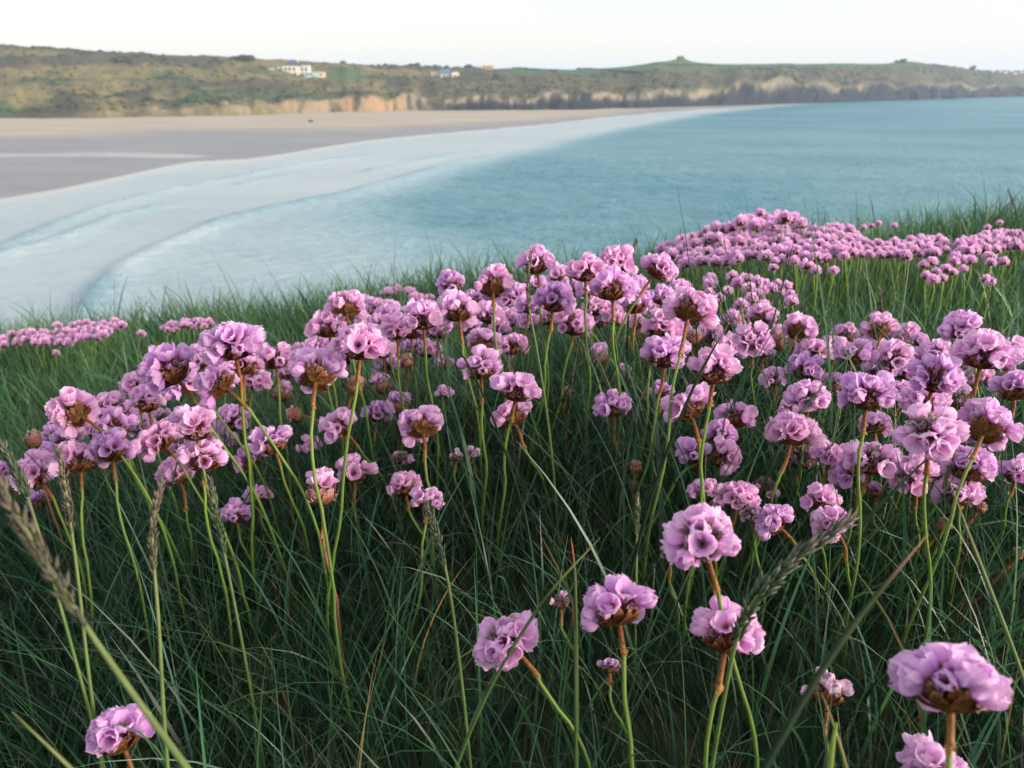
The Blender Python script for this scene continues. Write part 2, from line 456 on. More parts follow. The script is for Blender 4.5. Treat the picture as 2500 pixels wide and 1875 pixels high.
# ------------------------------------------------------------------ beach between waterline and foot of the hill
cpx = np.linspace(-1200, 2050, 420)
wy = np.interp(cpx, W_px, W_py); ty = np.interp(cpx, T_px, T_py)
rv = np.linspace(-0.06, 1.06, 64)
BPX, V = np.meshgrid(cpx, rv)
BPY = wy[None] + (ty - wy)[None] * V
zb = ZS + np.where(V < 0, V * 6, 1.6 * V ** 1.2)
zb = zb + 0.12
bx, by = on_level(BPX, BPY, ZS)
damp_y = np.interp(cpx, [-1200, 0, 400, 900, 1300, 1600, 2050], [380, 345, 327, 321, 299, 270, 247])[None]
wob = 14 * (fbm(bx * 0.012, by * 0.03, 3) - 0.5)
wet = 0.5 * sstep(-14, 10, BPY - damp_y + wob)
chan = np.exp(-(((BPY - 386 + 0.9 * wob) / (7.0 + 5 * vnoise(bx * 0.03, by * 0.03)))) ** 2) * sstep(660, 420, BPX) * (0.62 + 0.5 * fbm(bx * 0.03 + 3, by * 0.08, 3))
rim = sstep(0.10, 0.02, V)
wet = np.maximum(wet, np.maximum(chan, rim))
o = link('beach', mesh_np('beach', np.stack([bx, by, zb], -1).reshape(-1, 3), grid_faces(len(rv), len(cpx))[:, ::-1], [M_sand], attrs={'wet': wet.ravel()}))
tag(o, 'wide pale sand beach with damp grey flats', None, None, 'structure')

# ------------------------------------------------------------------ far hillside, dunes and cliffs
S_px = np.array([-1200, -600, 0, 50, 150, 300, 450, 640, 800, 900, 1050, 1200, 1400, 1480, 1590, 1700, 1900, 2050, 2150, 2230, 2300, 2350, 2500, 2700, 3000.])
S_py = np.array([85, 95, 112, 111, 117, 127, 136, 143, 152, 159, 163, 169, 169, 166, 158, 157, 157, 155, 157, 154, 161, 171, 172, 180, 205.])
hpx = np.linspace(-1200, 3000, 900)
tx, tyw = on_level(hpx, np.interp(hpx, T_px, T_py), ZS + 1.2)
tl = np.hypot(tx, tyw); ux, uy = tx / tl, tyw / tl
Lin = np.interp(hpx, [-1200, 0, 640, 1200, 1700, 2500, 3000], [330, 320, 270, 300, 330, 260, 150])
hc = np.interp(hpx, [-1200, 0, 300, 500, 640, 800, 860, 960, 1050, 1200, 1500, 1700, 1900, 2100, 2300, 2500, 3000], [3, 3, 4.5, 5.5, 7, 9, 11.5, 11, 8.5, 9.5, 12.5, 15, 19, 16, 16, 14, 9])
cw = np.interp(hpx, [-1200, 300, 700, 900, 1100, 3000], [30, 22, 14, 8, 7, 7])
_, syw, szw = ray(hpx, np.interp(hpx, S_px, S_py))
dirx, diry, dirz = ray(hpx, np.interp(hpx, S_px, S_py))
slope = dirz / np.hypot(dirx, diry)
zc = CZ + slope * (tl + Lin)
dd = np.concatenate([[-3, -1], np.linspace(0, 1, 46) ** 1.0 * 40, 40 + np.linspace(0, 1, 95)[1:] * 320, [420, 520, 700]])
HP, DD = np.meshgrid(hpx, dd)
TXx = tx[None] + 0 * DD; TYy = tyw[None] + 0 * DD
rocky = sstep(760, 1000, HP)
al = hpx[None] * 0.02 + 0 * DD
gul = (fbm(HP * 0.028, DD * 0.01 + 3, 4) - 0.5) * 2           # buttresses and gullies along the coast
gul2 = (fbm(HP * 0.055 + 50 + 3 * fbm(HP * 0.02, DD * 0.05, 2), DD * 0.09, 4) - 0.5) * 2
hc = hc * (0.62 + 0.76 * fbm(hpx * 0.021 + 11, hpx * 0 + 4, 3))
shift = (13 * gul + 5 * gul2) * (0.35 + 0.65 * rocky) * sstep(60, 6, DD)
wx = TXx + ux[None] * DD; wyy = TYy + uy[None] * DD
de = DD - np.maximum(shift, -6) - 1.0
tcl = sstep(0, 1, de / cw[None])
up = np.clip((DD - cw[None]) / (Lin[None] - cw[None]), 0, None)
over = np.maximum(0, DD - Lin[None])
rise = np.where(up < 1, 1 - (1 - np.minimum(up, 1)) ** np.interp(HP, [0, 700, 1400, 2000, 3000], [1.25, 1.35, 1.7, 2.0, 1.4]), 1.0)
z0 = ZS + 1.0
zz = z0 + hc[None] * tcl * (1 - 0.0 * up) + (zc[None] - z0 - hc[None]) * rise * sstep(0.3, 1, tcl) - 0.05 * over - 0.00016 * over ** 2
hum = fbm(wx * 0.03, wyy * 0.03, 4) - 0.5
hum2 = fbm(wx * 0.11 + 9, wyy * 0.11, 3) - 0.5
amp = np.interp(HP, [-1200, 700, 1200, 1500, 3000], [13, 10, 7, 3.5, 5]) * sstep(0, 40, DD) * (1 - 0.75 * sstep(0.7, 1.0, up))
zz = zz + amp * hum + 0.35 * amp * hum2 + 1.3 * gul2 * rocky * tcl * sstep(30, 8, DD)
# ancient mound on the skyline and a knoll to its right
def bumpz(px, d, h, rpx, rd): return h * np.exp(-((HP - px) / rpx) ** 2 - ((DD - d) / rd) ** 2)
zz = zz + bumpz(1640, 300, 3.6, 70, 40) + bumpz(1655, 300, 3.4, 20, 14) + bumpz(2190, 240, 2.6, 45, 30)
zz = np.where(DD < 0, z0 - 1.2, zz)
# colours of the ground; cliff rock darker low down and in bands along the coast
def C(*v): return np.array(v, float)
tone = np.empty(HP.shape + (3,))
n1 = fbm(wx * 0.018 + 5, wyy * 0.018, 4)[..., None]; n2 = fbm(wx * 0.07, wyy * 0.07 + 8, 3)[..., None]
marram = C(.190, .165, .080) * (0.75 + 0.5 * n2); heath = C(.080, .078, .050) * (0.75 + 0.5 * n2); lush = C(.062, .098, .045) * (0.8 + 0.4 * n2)
k = sstep(0.42, 0.58, n1[..., 0] + 0.10 * (up - 0.5) - 0.05)[..., None]
tone[:] = marram * (1 - k) + heath * k
k = (sstep(0.60, 0.72, fbm(wx * 0.02 + 70, wyy * 0.03, 3)) * sstep(0.9, 0.4, up))[..., None]
tone[:] = tone * (1 - k) + lush * k
k = (sstep(900, 1250, HP))[..., None]
tone[:] = tone * (1 - 0.65 * k) + (heath * 1.05) * 0.65 * k
field = (sstep(1230, 1300, HP + 60 * n2[..., 0]) * sstep(2260, 2180, HP) * sstep(np.interp(HP, [1230, 1500, 1800, 2200], [.50, .52, .42, .55]), np.interp(HP, [1230, 1500, 1800, 2200], [.54, .56, .46, .62]), up + 0.05 * (n1[..., 0] - 0.5)))[..., None]
grass_f = C(.075, .135, .055) * (0.9 + 0.25 * n1)
tone[:] = tone * (1 - field) + grass_f * field
lawn = (np.exp(-((HP - 850) / 45) ** 4 - ((up - 0.42) / 0.16) ** 4))[..., None]
tone[:] = tone * (1 - lawn) + grass_f * lawn
steep = ((1 - sstep(0.80, 1.0, tcl + (0.7 * (n2[..., 0] - 0.5) + 0.5 * (n1[..., 0] - 0.5)) * sstep(2000, 1500, HP))) * (DD > -2))[..., None]
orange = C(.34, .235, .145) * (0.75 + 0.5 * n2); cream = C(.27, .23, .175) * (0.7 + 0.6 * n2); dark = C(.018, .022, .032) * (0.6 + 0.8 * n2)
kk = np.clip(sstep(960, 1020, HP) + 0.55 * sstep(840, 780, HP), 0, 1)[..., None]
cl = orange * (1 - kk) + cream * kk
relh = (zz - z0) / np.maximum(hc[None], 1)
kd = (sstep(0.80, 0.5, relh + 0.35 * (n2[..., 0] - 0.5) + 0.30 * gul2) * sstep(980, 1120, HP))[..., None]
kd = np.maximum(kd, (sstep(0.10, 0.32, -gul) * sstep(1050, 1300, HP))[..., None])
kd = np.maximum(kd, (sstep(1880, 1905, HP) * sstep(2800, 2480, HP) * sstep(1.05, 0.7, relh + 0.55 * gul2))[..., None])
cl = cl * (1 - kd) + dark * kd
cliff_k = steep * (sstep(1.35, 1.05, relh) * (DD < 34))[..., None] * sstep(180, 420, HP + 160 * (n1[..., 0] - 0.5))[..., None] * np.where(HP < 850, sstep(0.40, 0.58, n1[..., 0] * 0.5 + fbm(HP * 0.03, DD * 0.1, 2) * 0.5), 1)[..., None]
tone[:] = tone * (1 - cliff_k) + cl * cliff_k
HV = np.stack([wx, wyy, zz], -1)
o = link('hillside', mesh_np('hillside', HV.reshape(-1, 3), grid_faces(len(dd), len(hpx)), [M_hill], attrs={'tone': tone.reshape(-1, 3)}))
tag(o, 'scrubby dune hillside falling to cliffs behind the beach', None, None, 'structure')

def hill_pt(px, d):
    i = int(np.argmin(abs(hpx - px))); j = int(np.argmin(abs(dd - d)))
    return Vector(HV[j, i])
def hill_px(px, py, dmin=8):
    """the first hillside point seen through that pixel column at that height"""
    i = int(np.argmin(abs(hpx - px))); _, dy, dz = ray(px, py); dx, _, _ = ray(px, py)
    s = dz / math.hypot(dx, dy)
    c = HV[:, i]; sl = (c[:, 2] - CZ) / np.hypot(c[:, 0], c[:, 1])
    for j in range(len(dd)):
        if dd[j] >= dmin and sl[j] >= s: return Vector(c[j])
    return Vector(c[int(np.argmax(sl))])

# low scrub: too many small bushes to count
def ico(sub=1):
    import bmesh
    bm = bmesh.new(); bmesh.ops.create_icosphere(bm, subdivisions=sub, radius=1)
    v = np.array([w.co[:] for w in bm.verts]); f = np.array([[w.index for w in q.verts] for q in bm.faces]); bm.free()
    return v, f
IV, IF = ico(2)
IV1, IF1 = ico(3)
def blobs(points, sizes, tones, V0=IV, F0=IF, flat=0.65, rough=0.45):
    n = len(points); k = len(V0)
    r = 1 + rough * (rng.random((n, k)) - 0.5)
    sc = sizes[:, None, None] * np.stack([0.8 + 0.5 * rng.random(n), 0.8 + 0.5 * rng.random(n), flat * (0.7 + 0.6 * rng.random(n))], -1)[:, None, :]
    Vv = V0[None] * r[..., None] * sc + points[:, None, :]
    Ff = F0[None] + (np.arange(n) * k)[:, None, None]
    return Vv.reshape(-1, 3), Ff.reshape(-1, 3), np.repeat(tones, k, 0)
ii = rng.integers(60, len(hpx) - 120, 9000); jj = rng.integers(20, 140, 9000)
ok = (tcl[jj, ii] > 0.9) & (up[jj, ii] < 1.02)
dens = fbm(HV[jj, ii, 0] * 0.03 + 31, HV[jj, ii, 1] * 0.03, 3)
ok &= (dens > 0.42) & (field[jj, ii, 0] < 0.3) & (lawn[jj, ii, 0] < 0.3)
ii, jj = ii[ok], jj[ok]
P = HV[jj, ii] + rng.normal(0, 0.8, (len(ii), 3)) * [1, 1, 0]
sz = 0.6 + 2.0 * rng.random(len(ii)) ** 2.0
tn = tone[jj, ii] * (0.60 + 0.45 * rng.random((len(ii), 1))) * [0.9, 1.0, 0.9]
Vv, Ff, Tt = blobs(P, sz, tn)
o = link('scrub', mesh_np('scrub', Vv, Ff, [M_scrub], attrs={'tone': Tt}))
tag(o, 'low scrub and marram tussocks over the far hillside', None, None, 'stuff')

# bushes one can tell apart on the skyline, and hedge banks between the fields
def bush(px, py, w_px, label, h=1.0):
    b = hill_px(px, py); d = math.hypot(b.x, b.y); s = w_px / FPX * d / 2
    n = 9; s *= 0.62
    pts = np.array([b[:]]) + rng.normal(0, 1, (n, 3)) * [s * 0.5, s * 0.5, 0.25 * s * h] + [0, 0, 0.25 * s * h]
    Vv, Ff, Tt = blobs(pts - np.array(b[:]), np.full(n, s * 0.55), np.tile([[.045, .060, .035]], (n, 1)) * (0.8 + 0.5 * rng.random((n, 1))), flat=0.9 * h)
    o = link('bush', mesh_np('bush', Vv, Ff, [M_scrub], attrs={'tone': Tt})); o.location = b
    tag(o, label, 'bush', 'bushes on the far hill')
for px, py, wp, h, lb in ((2185, 152, 30, 0.5, 'dark low bush on the knoll above the headland cliffs'), (2358, 171, 18, 1.2, 'small dark round bush on the skyline left of the caravans'),
        (150, 118, 26, 0.5, 'dark scrub bush on the highest part of the dune skyline'), (845, 152, 22, 0.8, 'small bush on the skyline right of the white house'),
        (1012, 160, 32, 0.7, 'dark bush on the skyline left of the blue-roofed cottage'), (1148, 166, 26, 0.9, 'dark bush on the skyline beside the peach house'),
        (610, 148, 60, 0.6, 'dark thicket on the slope left of the white house'), (320, 152, 44, 0.6, 'dark thicket high on the dune slope'), (1215, 195, 34, 0.9, 'dark bush above the rocks below the peach house')):
    bush(px, py, wp, lb, h)
def hedge(pts, label, w=1.6):
    P3 = [hill_px(x, y, 60) for x, y in pts]
    out = []
    for a, b in zip(P3[:-1], P3[1:]):
        n = max(2, int((b - a).length / 2.2))
        for k in range(n):
            out.append((a + (b - a) * (k / n))[:])
    out = np.array(out); b0 = out[0].copy()
    Vv, Ff, Tt = blobs(out - b0 + rng.normal(0, 0.25, out.shape) + [0, 0, 0.5], np.full(len(out), w), np.tile([[.040, .062, .040]], (len(out), 1)) * (0.8 + 0.5 * rng.random((len(out), 1))), flat=0.75)
    o = link('hedge', mesh_np('hedge', Vv, Ff, [M_scrub], attrs={'tone': Tt})); o.location = b0
    tag(o, label, 'hedge', 'hedges between the far fields')
hedge([(1255, 168), (1300, 171), (1360, 176)], 'dark field hedge running down from the peach house', 1.3)
hedge([(1405, 168), (1480, 173), (1570, 181)], 'long dark hedge below the left end of the green field', 1.3)
hedge([(1590, 160), (1660, 161), (1740, 162)], 'low dark hedge along the foot of the skyline mound', 1.0)
hedge([(1840, 166), (1880, 172)], 'short dark hedge across the green field right of the mound', 1.0)

# cairn on the mound
b = hill_pt(1655, 300)
Vv, Ff, Tt = blobs(rng.normal(0, 1, (14, 3)) * [1.6, 1.6, 0.5] + [0, 0, 0.5], 0.9 + 0.5 * rng.random(14), np.tile([[.16, .15, .11]], (14, 1)), flat=0.9, rough=0.7)
o = link('stone_cairn', mesh_np('stone_cairn', Vv, Ff, [M_scrub], attrs={'tone': Tt})); o.location = b
tag(o, 'small stone cairn on top of the skyline mound', 'cairn')

# ------------------------------------------------------------------ houses on the hill
def house(name, px, py, label):
    b = hill_px(px, py, 60); d = math.hypot(b.x, b.y)
    root = link(name, None); root.location = b + Vector((0, 0, -0.6))
    root.rotation_euler = (0, 0, -math.atan2(b.x, b.y)); tag(root, label, 'house', 'houses on the far hill')
    return root, 0.86 * d / FPX            # metres per photograph pixel there
def block(root, k, x0, x1, z0, z1, depth, mat, wins=(), name='wall', dy=0.0):
    wl = link(name, MB().box(x0 * k, x1 * k, dy, dy + depth, (z0 - 4) * k, z1 * k).mesh(name, [mat]), root)
    for (a, b_, c, d) in wins:
        win = link('window', MB().box(a * k, b_ * k, dy - 0.12, dy + 0.1, c * k, d * k).mesh('window', [M_glass]), wl)
        link('sill', MB().box(a * k - 0.1, b_ * k + 0.1, dy - 0.22, dy - 0.13, c * k - 0.16, c * k).mesh('sill', [M_wall]), wl)
    return wl
def hip(root, k, x0, x1, z0, z1, depth, mat, ridge=0.35, name='roof', dy=0.0, over=0.5):
    X0, X1, Z0, Z1 = x0 * k - over, x1 * k + over, z0 * k, z1 * k
    y0, y1 = dy - over, dy + depth + over; ym = (y0 + y1) / 2; r = (X1 - X0) * ridge / 2 if ridge < 1 else 0
    pts = [(X0, y0, Z0), (X1, y0, Z0), (X1, y1, Z0), (X0, y1, Z0), (X0 + r, ym, Z1), (X1 - r, ym, Z1)]
    return link(name, MB().poly(pts, [(3, 2, 1, 0), (0, 1, 5, 4), (1, 2, 5), (2, 3, 4, 5), (3, 0, 4)]).mesh(name, [mat]), root)

r, k = house('hillside_house', 745, 187, 'long white house with blue slate roof on the dune hill')
# photograph pixels relative to (745, 187): x right, z up
block(r, k, -58, -46, 6, 24, 6, M_wall, [(-55, -50, 10, 19)], dy=2)
block(r, k, -45, -4, 2, 27, 8, M_wall, [(-41, -35, 15, 23), (-31, -25, 15, 23), (-20, -14, 15, 23), (-41, -35, 4, 11), (-29, -24, 4, 11), (-18, -12, 4, 11)])
block(r, k, -3.5, 26, 8, 28, 7, M_wall, [(1, 6, 14, 24), (11, 16, 14, 24)], dy=1.2)
rf = hip(r, k, -40, 2, 27.2, 40, 8, M_slate, 0.5)
link('chimney', MB().box(-8 * k, -4 * k, 3, 4.2, 34 * k, 43 * k).mesh('chimney', [M_wall]), rf)
hip(r, k, -3, 26, 28.2, 31, 7, M_slate, 0.2, dy=1.2, over=0.3)
block(r, k, 8, 42, 2, 12, 5, M_teal, [(12, 18, 4, 9), (22, 28, 4, 9)], 'conservatory', dy=-3)
block(r, k, 43, 62, 2, 12, 5, M_peach, [(47, 52, 4, 9)], 'garage', dy=-2)
block(r, k, -80, -60, 14, 21, 4, M_teal, (), 'outbuilding', dy=4)

r, k = house('blue_roofed_cottage', 1098, 188, 'small cottage with bright blue roof and cream gable')
block(r, k, -22, 2, -2, 9, 6, M_wall, [(-16, -11, 1, 6)])
hip(r, k, -22, 3, 9.2, 21, 6, M_blue, 0.12)
block(r, k, 6, 28, -4, 6, 5, M_wall, [(12, 17, -1, 4)], 'gable_wing', dy=-3)
hip(r, k, 6, 28, 6.2, 13, 5, M_wall, 0.5, 'wing_roof', dy=-3)
block(r, k, -47, -30, 8, 14, 4, M_wall, (), 'shed', dy=5)

r, k = house('skyline_house', 1190, 170, 'pale peach house standing on the skyline')
block(r, k, -16, 14, -2, 11, 7, M_peach, [(-12, -7, 3, 8), (-2, 3, 3, 8), (7, 11, 3, 8)])
hip(r, k, -16, 14, 11.2, 20, 7, M_wall, 0.4)
block(r, k, -27, -17, -2, 9, 5, M_wall, [(-24, -20, 2, 6)], 'side_wing', dy=1)

# caravans on the far right skyline
cxs = [(2412, 176), (2428, 178), (2443, 180), (2457, 176), (2467, 182), (2482, 180), (2494, 176)]
ords = ['first', 'second', 'third', 'fourth', 'fifth', 'sixth', 'seventh']
for q, (px, py) in enumerate(cxs):
    b = hill_px(px, py, 90); k = math.hypot(b.x, b.y) / FPX
    root = link('caravan', None); root.location = b; root.rotation_euler = (0, 0, 0.5 + 0.2 * math.sin(q * 2.1))
    tag(root, 'small white caravan, %s from left in the skyline row' % ords[q], 'caravan', 'caravans on the far skyline')
    L, D, H = 6.5, 2.4, 2.3
    v = [(-L/2, -D/2, 0.3), (L/2, -D/2, 0.3), (L/2, D/2, 0.3), (-L/2, D/2, 0.3), (-L/2 + .2, -D/2, H), (L/2 - .2, -D/2, H), (L/2 - .2, D/2, H), (-L/2 + .2, D/2, H)]
    link('body', MB().poly(v, [(0,3,2,1),(0,1,5,4),(1,2,6,5),(2,3,7,6),(3,0,4,7),(4,5,6,7)]).mesh('body', [M_wall]), root)
    link('roof', MB().box(-L/2 + .1, L/2 - .1, -D/2 - .1, D/2 + .1, H + .01, H + .2).mesh('roof', [M_wall]), root)
    for wx_ in (-2.0, 0.2, 2.0):
        link('window', MB().box(wx_ - .5, wx_ + .5, -D/2 - .06, -D/2 + .05, 1.2, 1.9).mesh('window', [M_glass]), root)

# dark rock outcrops along the cliff foot; tall ones stand in for dark clefts
M_outcrop = plain('outcrop_rock', (0.017, 0.020, 0.028), 0.9, 0.55, 0.35)
OUT = [(1045, 271, 44, 11), (1110, 271, 60, 13), (1175, 271, 52, 14), (1252, 271, 26, 34), (1292, 270, 34, 24), (1372, 269, 26, 30), (1428, 267, 40, 26), (1495, 266, 66, 22), (1562, 264, 60, 26),
       (1598, 263, 26, 36), (1650, 261, 36, 26), (1690, 260, 28, 36), (1735, 258, 40, 20), (1790, 256, 40, 24), (1838, 254, 50, 24), (1885, 252, 44, 22), (1938, 251, 40, 54), (1975, 250, 34, 40), (2022, 248, 54, 44),
       (2075, 246, 34, 42), (2122, 245, 36, 36), (2165, 244, 44, 30), (2212, 243, 46, 26), (2262, 241, 46, 30), (2308, 240, 44, 24), (2358, 238, 46, 20), (2412, 236, 44, 24), (2465, 234, 50, 22)]
CARD = ['%s' % w for w in 'first second third fourth fifth sixth seventh eighth ninth tenth eleventh twelfth thirteenth fourteenth'.split()]
for q, (px, py, wp, hp) in enumerate(OUT):
    x, y = on_level(px, py, ZS + 0.3); d = math.hypot(x, y); k = d / FPX; r_ = np.random.default_rng(800 + q)
    W_, H_ = wp * k, hp * k * 0.92
    vs_, fs_ = [], []; b0 = 0
    nb = 4
    for j in range(nb):                                     # leaning fractured blocks grown together
        v = IV1.copy(); n_ = v / np.linalg.norm(v, axis=1)[:, None]
        cut = np.ones(len(v))
        for _ in range(9):                                  # flat fracture faces
            pl = r_.normal(0, 1, 3) * [1, 1, .6]; pl /= np.linalg.norm(pl); dd_ = n_ @ pl
            cut = np.minimum(cut, np.where(dd_ > .05, r_.uniform(.55, .9) / np.maximum(dd_, .05), 9))
        v = n_ * np.minimum(cut, 1.15)[:, None] * (1 + .10 * r_.standard_normal((len(v), 1)))
        hh = H_ * (1.0 if j == 0 else r_.uniform(.45, .9))
        v = v * [W_ * r_.uniform(.24, .36), W_ * r_.uniform(.25, .4) + 1.5, hh * .62] + [W_ * ((j + .5) / nb - .5) * .9 + r_.normal(0, .4), r_.uniform(0, 2.5), hh * .42]
        v[:, 0] += .22 * v[:, 2] * r_.uniform(-.6, 1)
        vs_.append(v); fs_.append(IF1 + b0); b0 += len(v)
    o = link('rock_outcrop', mesh_np('rock_outcrop', np.concatenate(vs_), np.concatenate(fs_), [M_outcrop], smooth=False)); o.location = (x, y, ZS + 0.2); o.rotation_euler = (0, 0, -math.atan2(x, y))
    half = 'above the sand' if q < 14 else 'above the water'
    tag(o, 'dark rock outcrop %s, %s from left along the cliff foot' % (half, CARD[q if q < 14 else q - 14]), 'rock', 'dark rock outcrops at the cliff foot')

# rock lying on the sand
x, y = on_level(757, 297, ZS + 1.4)
Vv, Ff, Tt = blobs(np.array([[0, 0, 0.2], [1.1, 0.3, 0.1]]), np.array([0.9, 0.6]), np.tile([[.06, .055, .05]], (2, 1)), IV1, IF1, 0.6, 0.35)
o = link('beach_rock', mesh_np('beach_rock', Vv, Ff, [M_scrub], attrs={'tone': Tt})); o.location = (x, y, ZS + 1.6)
tag(o, 'lone dark rock lying on the pale sand below the orange cliffs', 'rock')

# ------------------------------------------------------------------ air
hz = bpy.data.materials.new('haze'); hz.use_nodes = True
nt = hz.node_tree; nt.nodes.clear()
ho = nt.nodes.new('ShaderNodeOutputMaterial'); hv = nt.nodes.new('ShaderNodeVolumePrincipled')
hv.inputs['Color'].default_value = (0.72, 0.83, 1.0, 1); hv.inputs['Density'].default_value = 0.00022; hv.inputs['Anisotropy'].default_value = 0.2
nt.links.new(hv.outputs[0], ho.inputs['Volume'])
o = link('haze', MB().box(-5200, 5200, -700, 5200, ZS - 3, 45).mesh('haze', [hz]))
tag(o, 'thin pale sea haze over the bay', None, None, 'stuff')
# ------------------------------------------------------------------ thrift flowers
def petal_patch(Lp, Wm, th0, th1, curl, nr=5, nc=5, notch=0.0, seed=0):
    r_ = np.random.default_rng(seed)
    s = np.linspace(0, 1, nr); w = np.linspace(-1, 1, nc)
    th = th0 + (th1 - th0) * s ** 0.9 + curl * np.maximum(0, s - 0.55) * 2.2
    ds = Lp / (nr - 1)
    rr = 0.0004 + np.concatenate([[0], np.cumsum(np.sin((th[1:] + th[:-1]) / 2) * ds)])
    zz = np.concatenate([[0], np.cumsum(np.cos((th[1:] + th[:-1]) / 2) * ds)])
    hw = Wm * (0.22 + 0.78 * np.sin(np.pi * np.clip(s * 0.62 + 0.02, 0, 1)) ** 1.2) * np.sqrt(np.clip(1.04 - s ** 5, 0.04, 1))
    S, Wd = np.meshgrid(s, w, indexing='ij')
    cup = 0.34
    X = rr[:, None] - cup * (hw[:, None]) * Wd ** 2 * np.cos(th)[:, None] + 0 * Wd
    Y = hw[:, None] * Wd
    Z = zz[:, None] + cup * hw[:, None] * Wd ** 2 * np.sin(th)[:, None] * 0.6 - notch * Lp * (1 - np.abs(Wd)) * (S > 0.95)
    Z = Z + 0.030 * Lp * r_.standard_normal(Z.shape) * S ** 2; X = X + 0.020 * Lp * r_.standard_normal(Z.shape) * S
    return np.stack([X, Y, Z], -1).reshape(-1, 3), grid_faces(nr, nc), S.ravel(), Wd.ravel()

def rotz(V, a):
    c, s = math.cos(a), math.sin(a)
    return np.stack([V[:, 0] * c - V[:, 1] * s, V[:, 0] * s + V[:, 1] * c, V[:, 2]], 1)

def floret_mesh(name, Lp, Wm, th0, th1, curl, mat, seed, nr=5, nc=5):
    r_ = random.Random(seed)
    Vs, Fs, S, A = [], [], [], []; b = 0
    for k in range(5):
        V, F, s, a = petal_patch(Lp * r_.uniform(.9, 1.1), Wm * r_.uniform(.88, 1.12), th0 + r_.uniform(-.08, .08), th1 + r_.uniform(-.18, .18), curl + r_.uniform(-.3, .3), nr, nc, 0.08, seed * 7 + k)
        V = rotz(V, 2 * math.pi * k / 5 + r_.uniform(-.15, .15)); V[:, 2] += 0.00025 * (k % 2)
        Vs.append(V); Fs.append(F + b); S.append(s); A.append(a); b += len(V)
    # short tube joining petals to the calyx
    n = 6; t = np.linspace(0, 2 * math.pi, n, endpoint=False)
    tv = np.concatenate([np.stack([0.0005 * np.cos(t), 0.0005 * np.sin(t), 0 * t - 0.0042], 1), np.stack([0.0015 * np.cos(t), 0.0015 * np.sin(t), 0 * t + 0.0012], 1)])
    Vs.append(tv); Fs.append(grid_faces(2, n, True) + b); S.append(np.zeros(2 * n)); A.append(np.ones(2 * n))
    return np.concatenate(Vs), np.concatenate(Fs), np.concatenate(S), np.concatenate(A)

FLO_P = []   # (Lp, Wm, th0, th1, curl)
for i in range(5): FLO_P.append((.0094, .0042, .78, -.05, -.80))     # puffy closed bells
for i in range(4): FLO_P.append((.0092, .0041, .66, .30, -.60))     # half-open
for i in range(3): FLO_P.append((.0086, .0040, .52, .72, -.25))     # open
def make_florets(mat, pre):
    out = []
    for i, q in enumerate(FLO_P):
        V, F, S, A = floret_mesh(pre, *q, mat, 100 + i, 8, 7)
        out.append(mesh_np(pre, V, F, [mat], attrs={'along': S, 'across': A}))
    return out
FLO = make_florets(M_petal, 'floret'); FLO_PALE = make_florets(M_petal_pale, 'floret')
BUDLETS = []
for i in range(2):
    V, F, S, A = floret_mesh('floret', .0042, .0022, .30, -.10, -.5, None, 300 + i, 4, 3)
    BUDLETS.append(mesh_np('floret', V, F, [M_petal], attrs={'along': S, 'across': A}))

def frame(d):
    d = np.asarray(d) / np.linalg.norm(d)
    a = np.array([0, 0, 1.]) if abs(d[2]) < .9 else np.array([1., 0, 0])
    x = np.cross(a, d); x /= np.linalg.norm(x)
    return x, np.cross(d, x), d

def calyx_arrays(R, n, lo, spike, seed, zc):
    """papery calyx tubes packed round the heart of the head"""
    r_ = np.random.default_rng(seed)
    Vs, Fs, S = [], [], []; b = 0
    k = 7; th = np.linspace(0, math.pi, k); m = 10; ph = np.linspace(0, 2 * math.pi, m, endpoint=False)
    sp = np.stack([np.outer(np.sin(th), np.cos(ph)), np.outer(np.sin(th), np.sin(ph)), np.outer(np.cos(th), np.ones(m))], -1).reshape(-1, 3) * R * 0.75 + [0, 0, zc]
    Vs.append(sp); Fs.append(grid_faces(k, m, True)); S.append(np.full(len(sp), 0.05)); b = len(sp)
    for i in range(n):
        z = 1 - (1 - lo) * (i + .5) / n; a = i * 2.39996 + r_.uniform(-.3, .3); q = math.sqrt(max(0, 1 - z * z))
        d = np.array([q * math.cos(a), q * math.sin(a), z]) + r_.normal(0, .10, 3)
        x, y, d = frame(d); L = spike * r_.uniform(.7, 1.25); c = np.array([0, 0, zc]) + d * R * 0.6
        w0, w1 = .00035, r_.uniform(.0007, .0011)
        t = np.linspace(0, 2 * math.pi, 5, endpoint=False) + r_.uniform(0, 6)
        ring = np.outer(np.cos(t), x) + np.outer(np.sin(t), y)
        jag = (np.arange(5) % 2)[:, None] * d * L * .25 + r_.normal(0, .0002, (5, 3))
        V = np.concatenate([c + ring * w0, c + ring * w1 * .8 + d * L * .6, c + ring * w1 * 1.25 + d * L + jag])
        Vs.append(V); Fs.append(grid_faces(3, 5, True) + b); S.append(np.repeat([.1, .55, 1.0], 5)); b += 15
    return np.concatenate(Vs), np.concatenate(Fs), np.concatenate(S)
def calyx_mesh(R, n, lo, spike, mat, seed, zc=.0042):
    V, F, S = calyx_arrays(R, n, lo, spike, seed, zc)
    return mesh_np('flower_head', V, F, [mat], attrs={'along': S})
CAL = [calyx_mesh(.0052, 46, -.35, .0042, M_calyx, 20 + i) for i in range(3)]
CAL_D = [calyx_mesh(.0060, 85, -.45, .0046, M_calyx_dead, 40 + i, .0050) for i in range(3)]
CAL_B = [calyx_mesh(.0030, 22, .3, .0040, M_calyx, 60 + i, .0048) for i in range(2)]

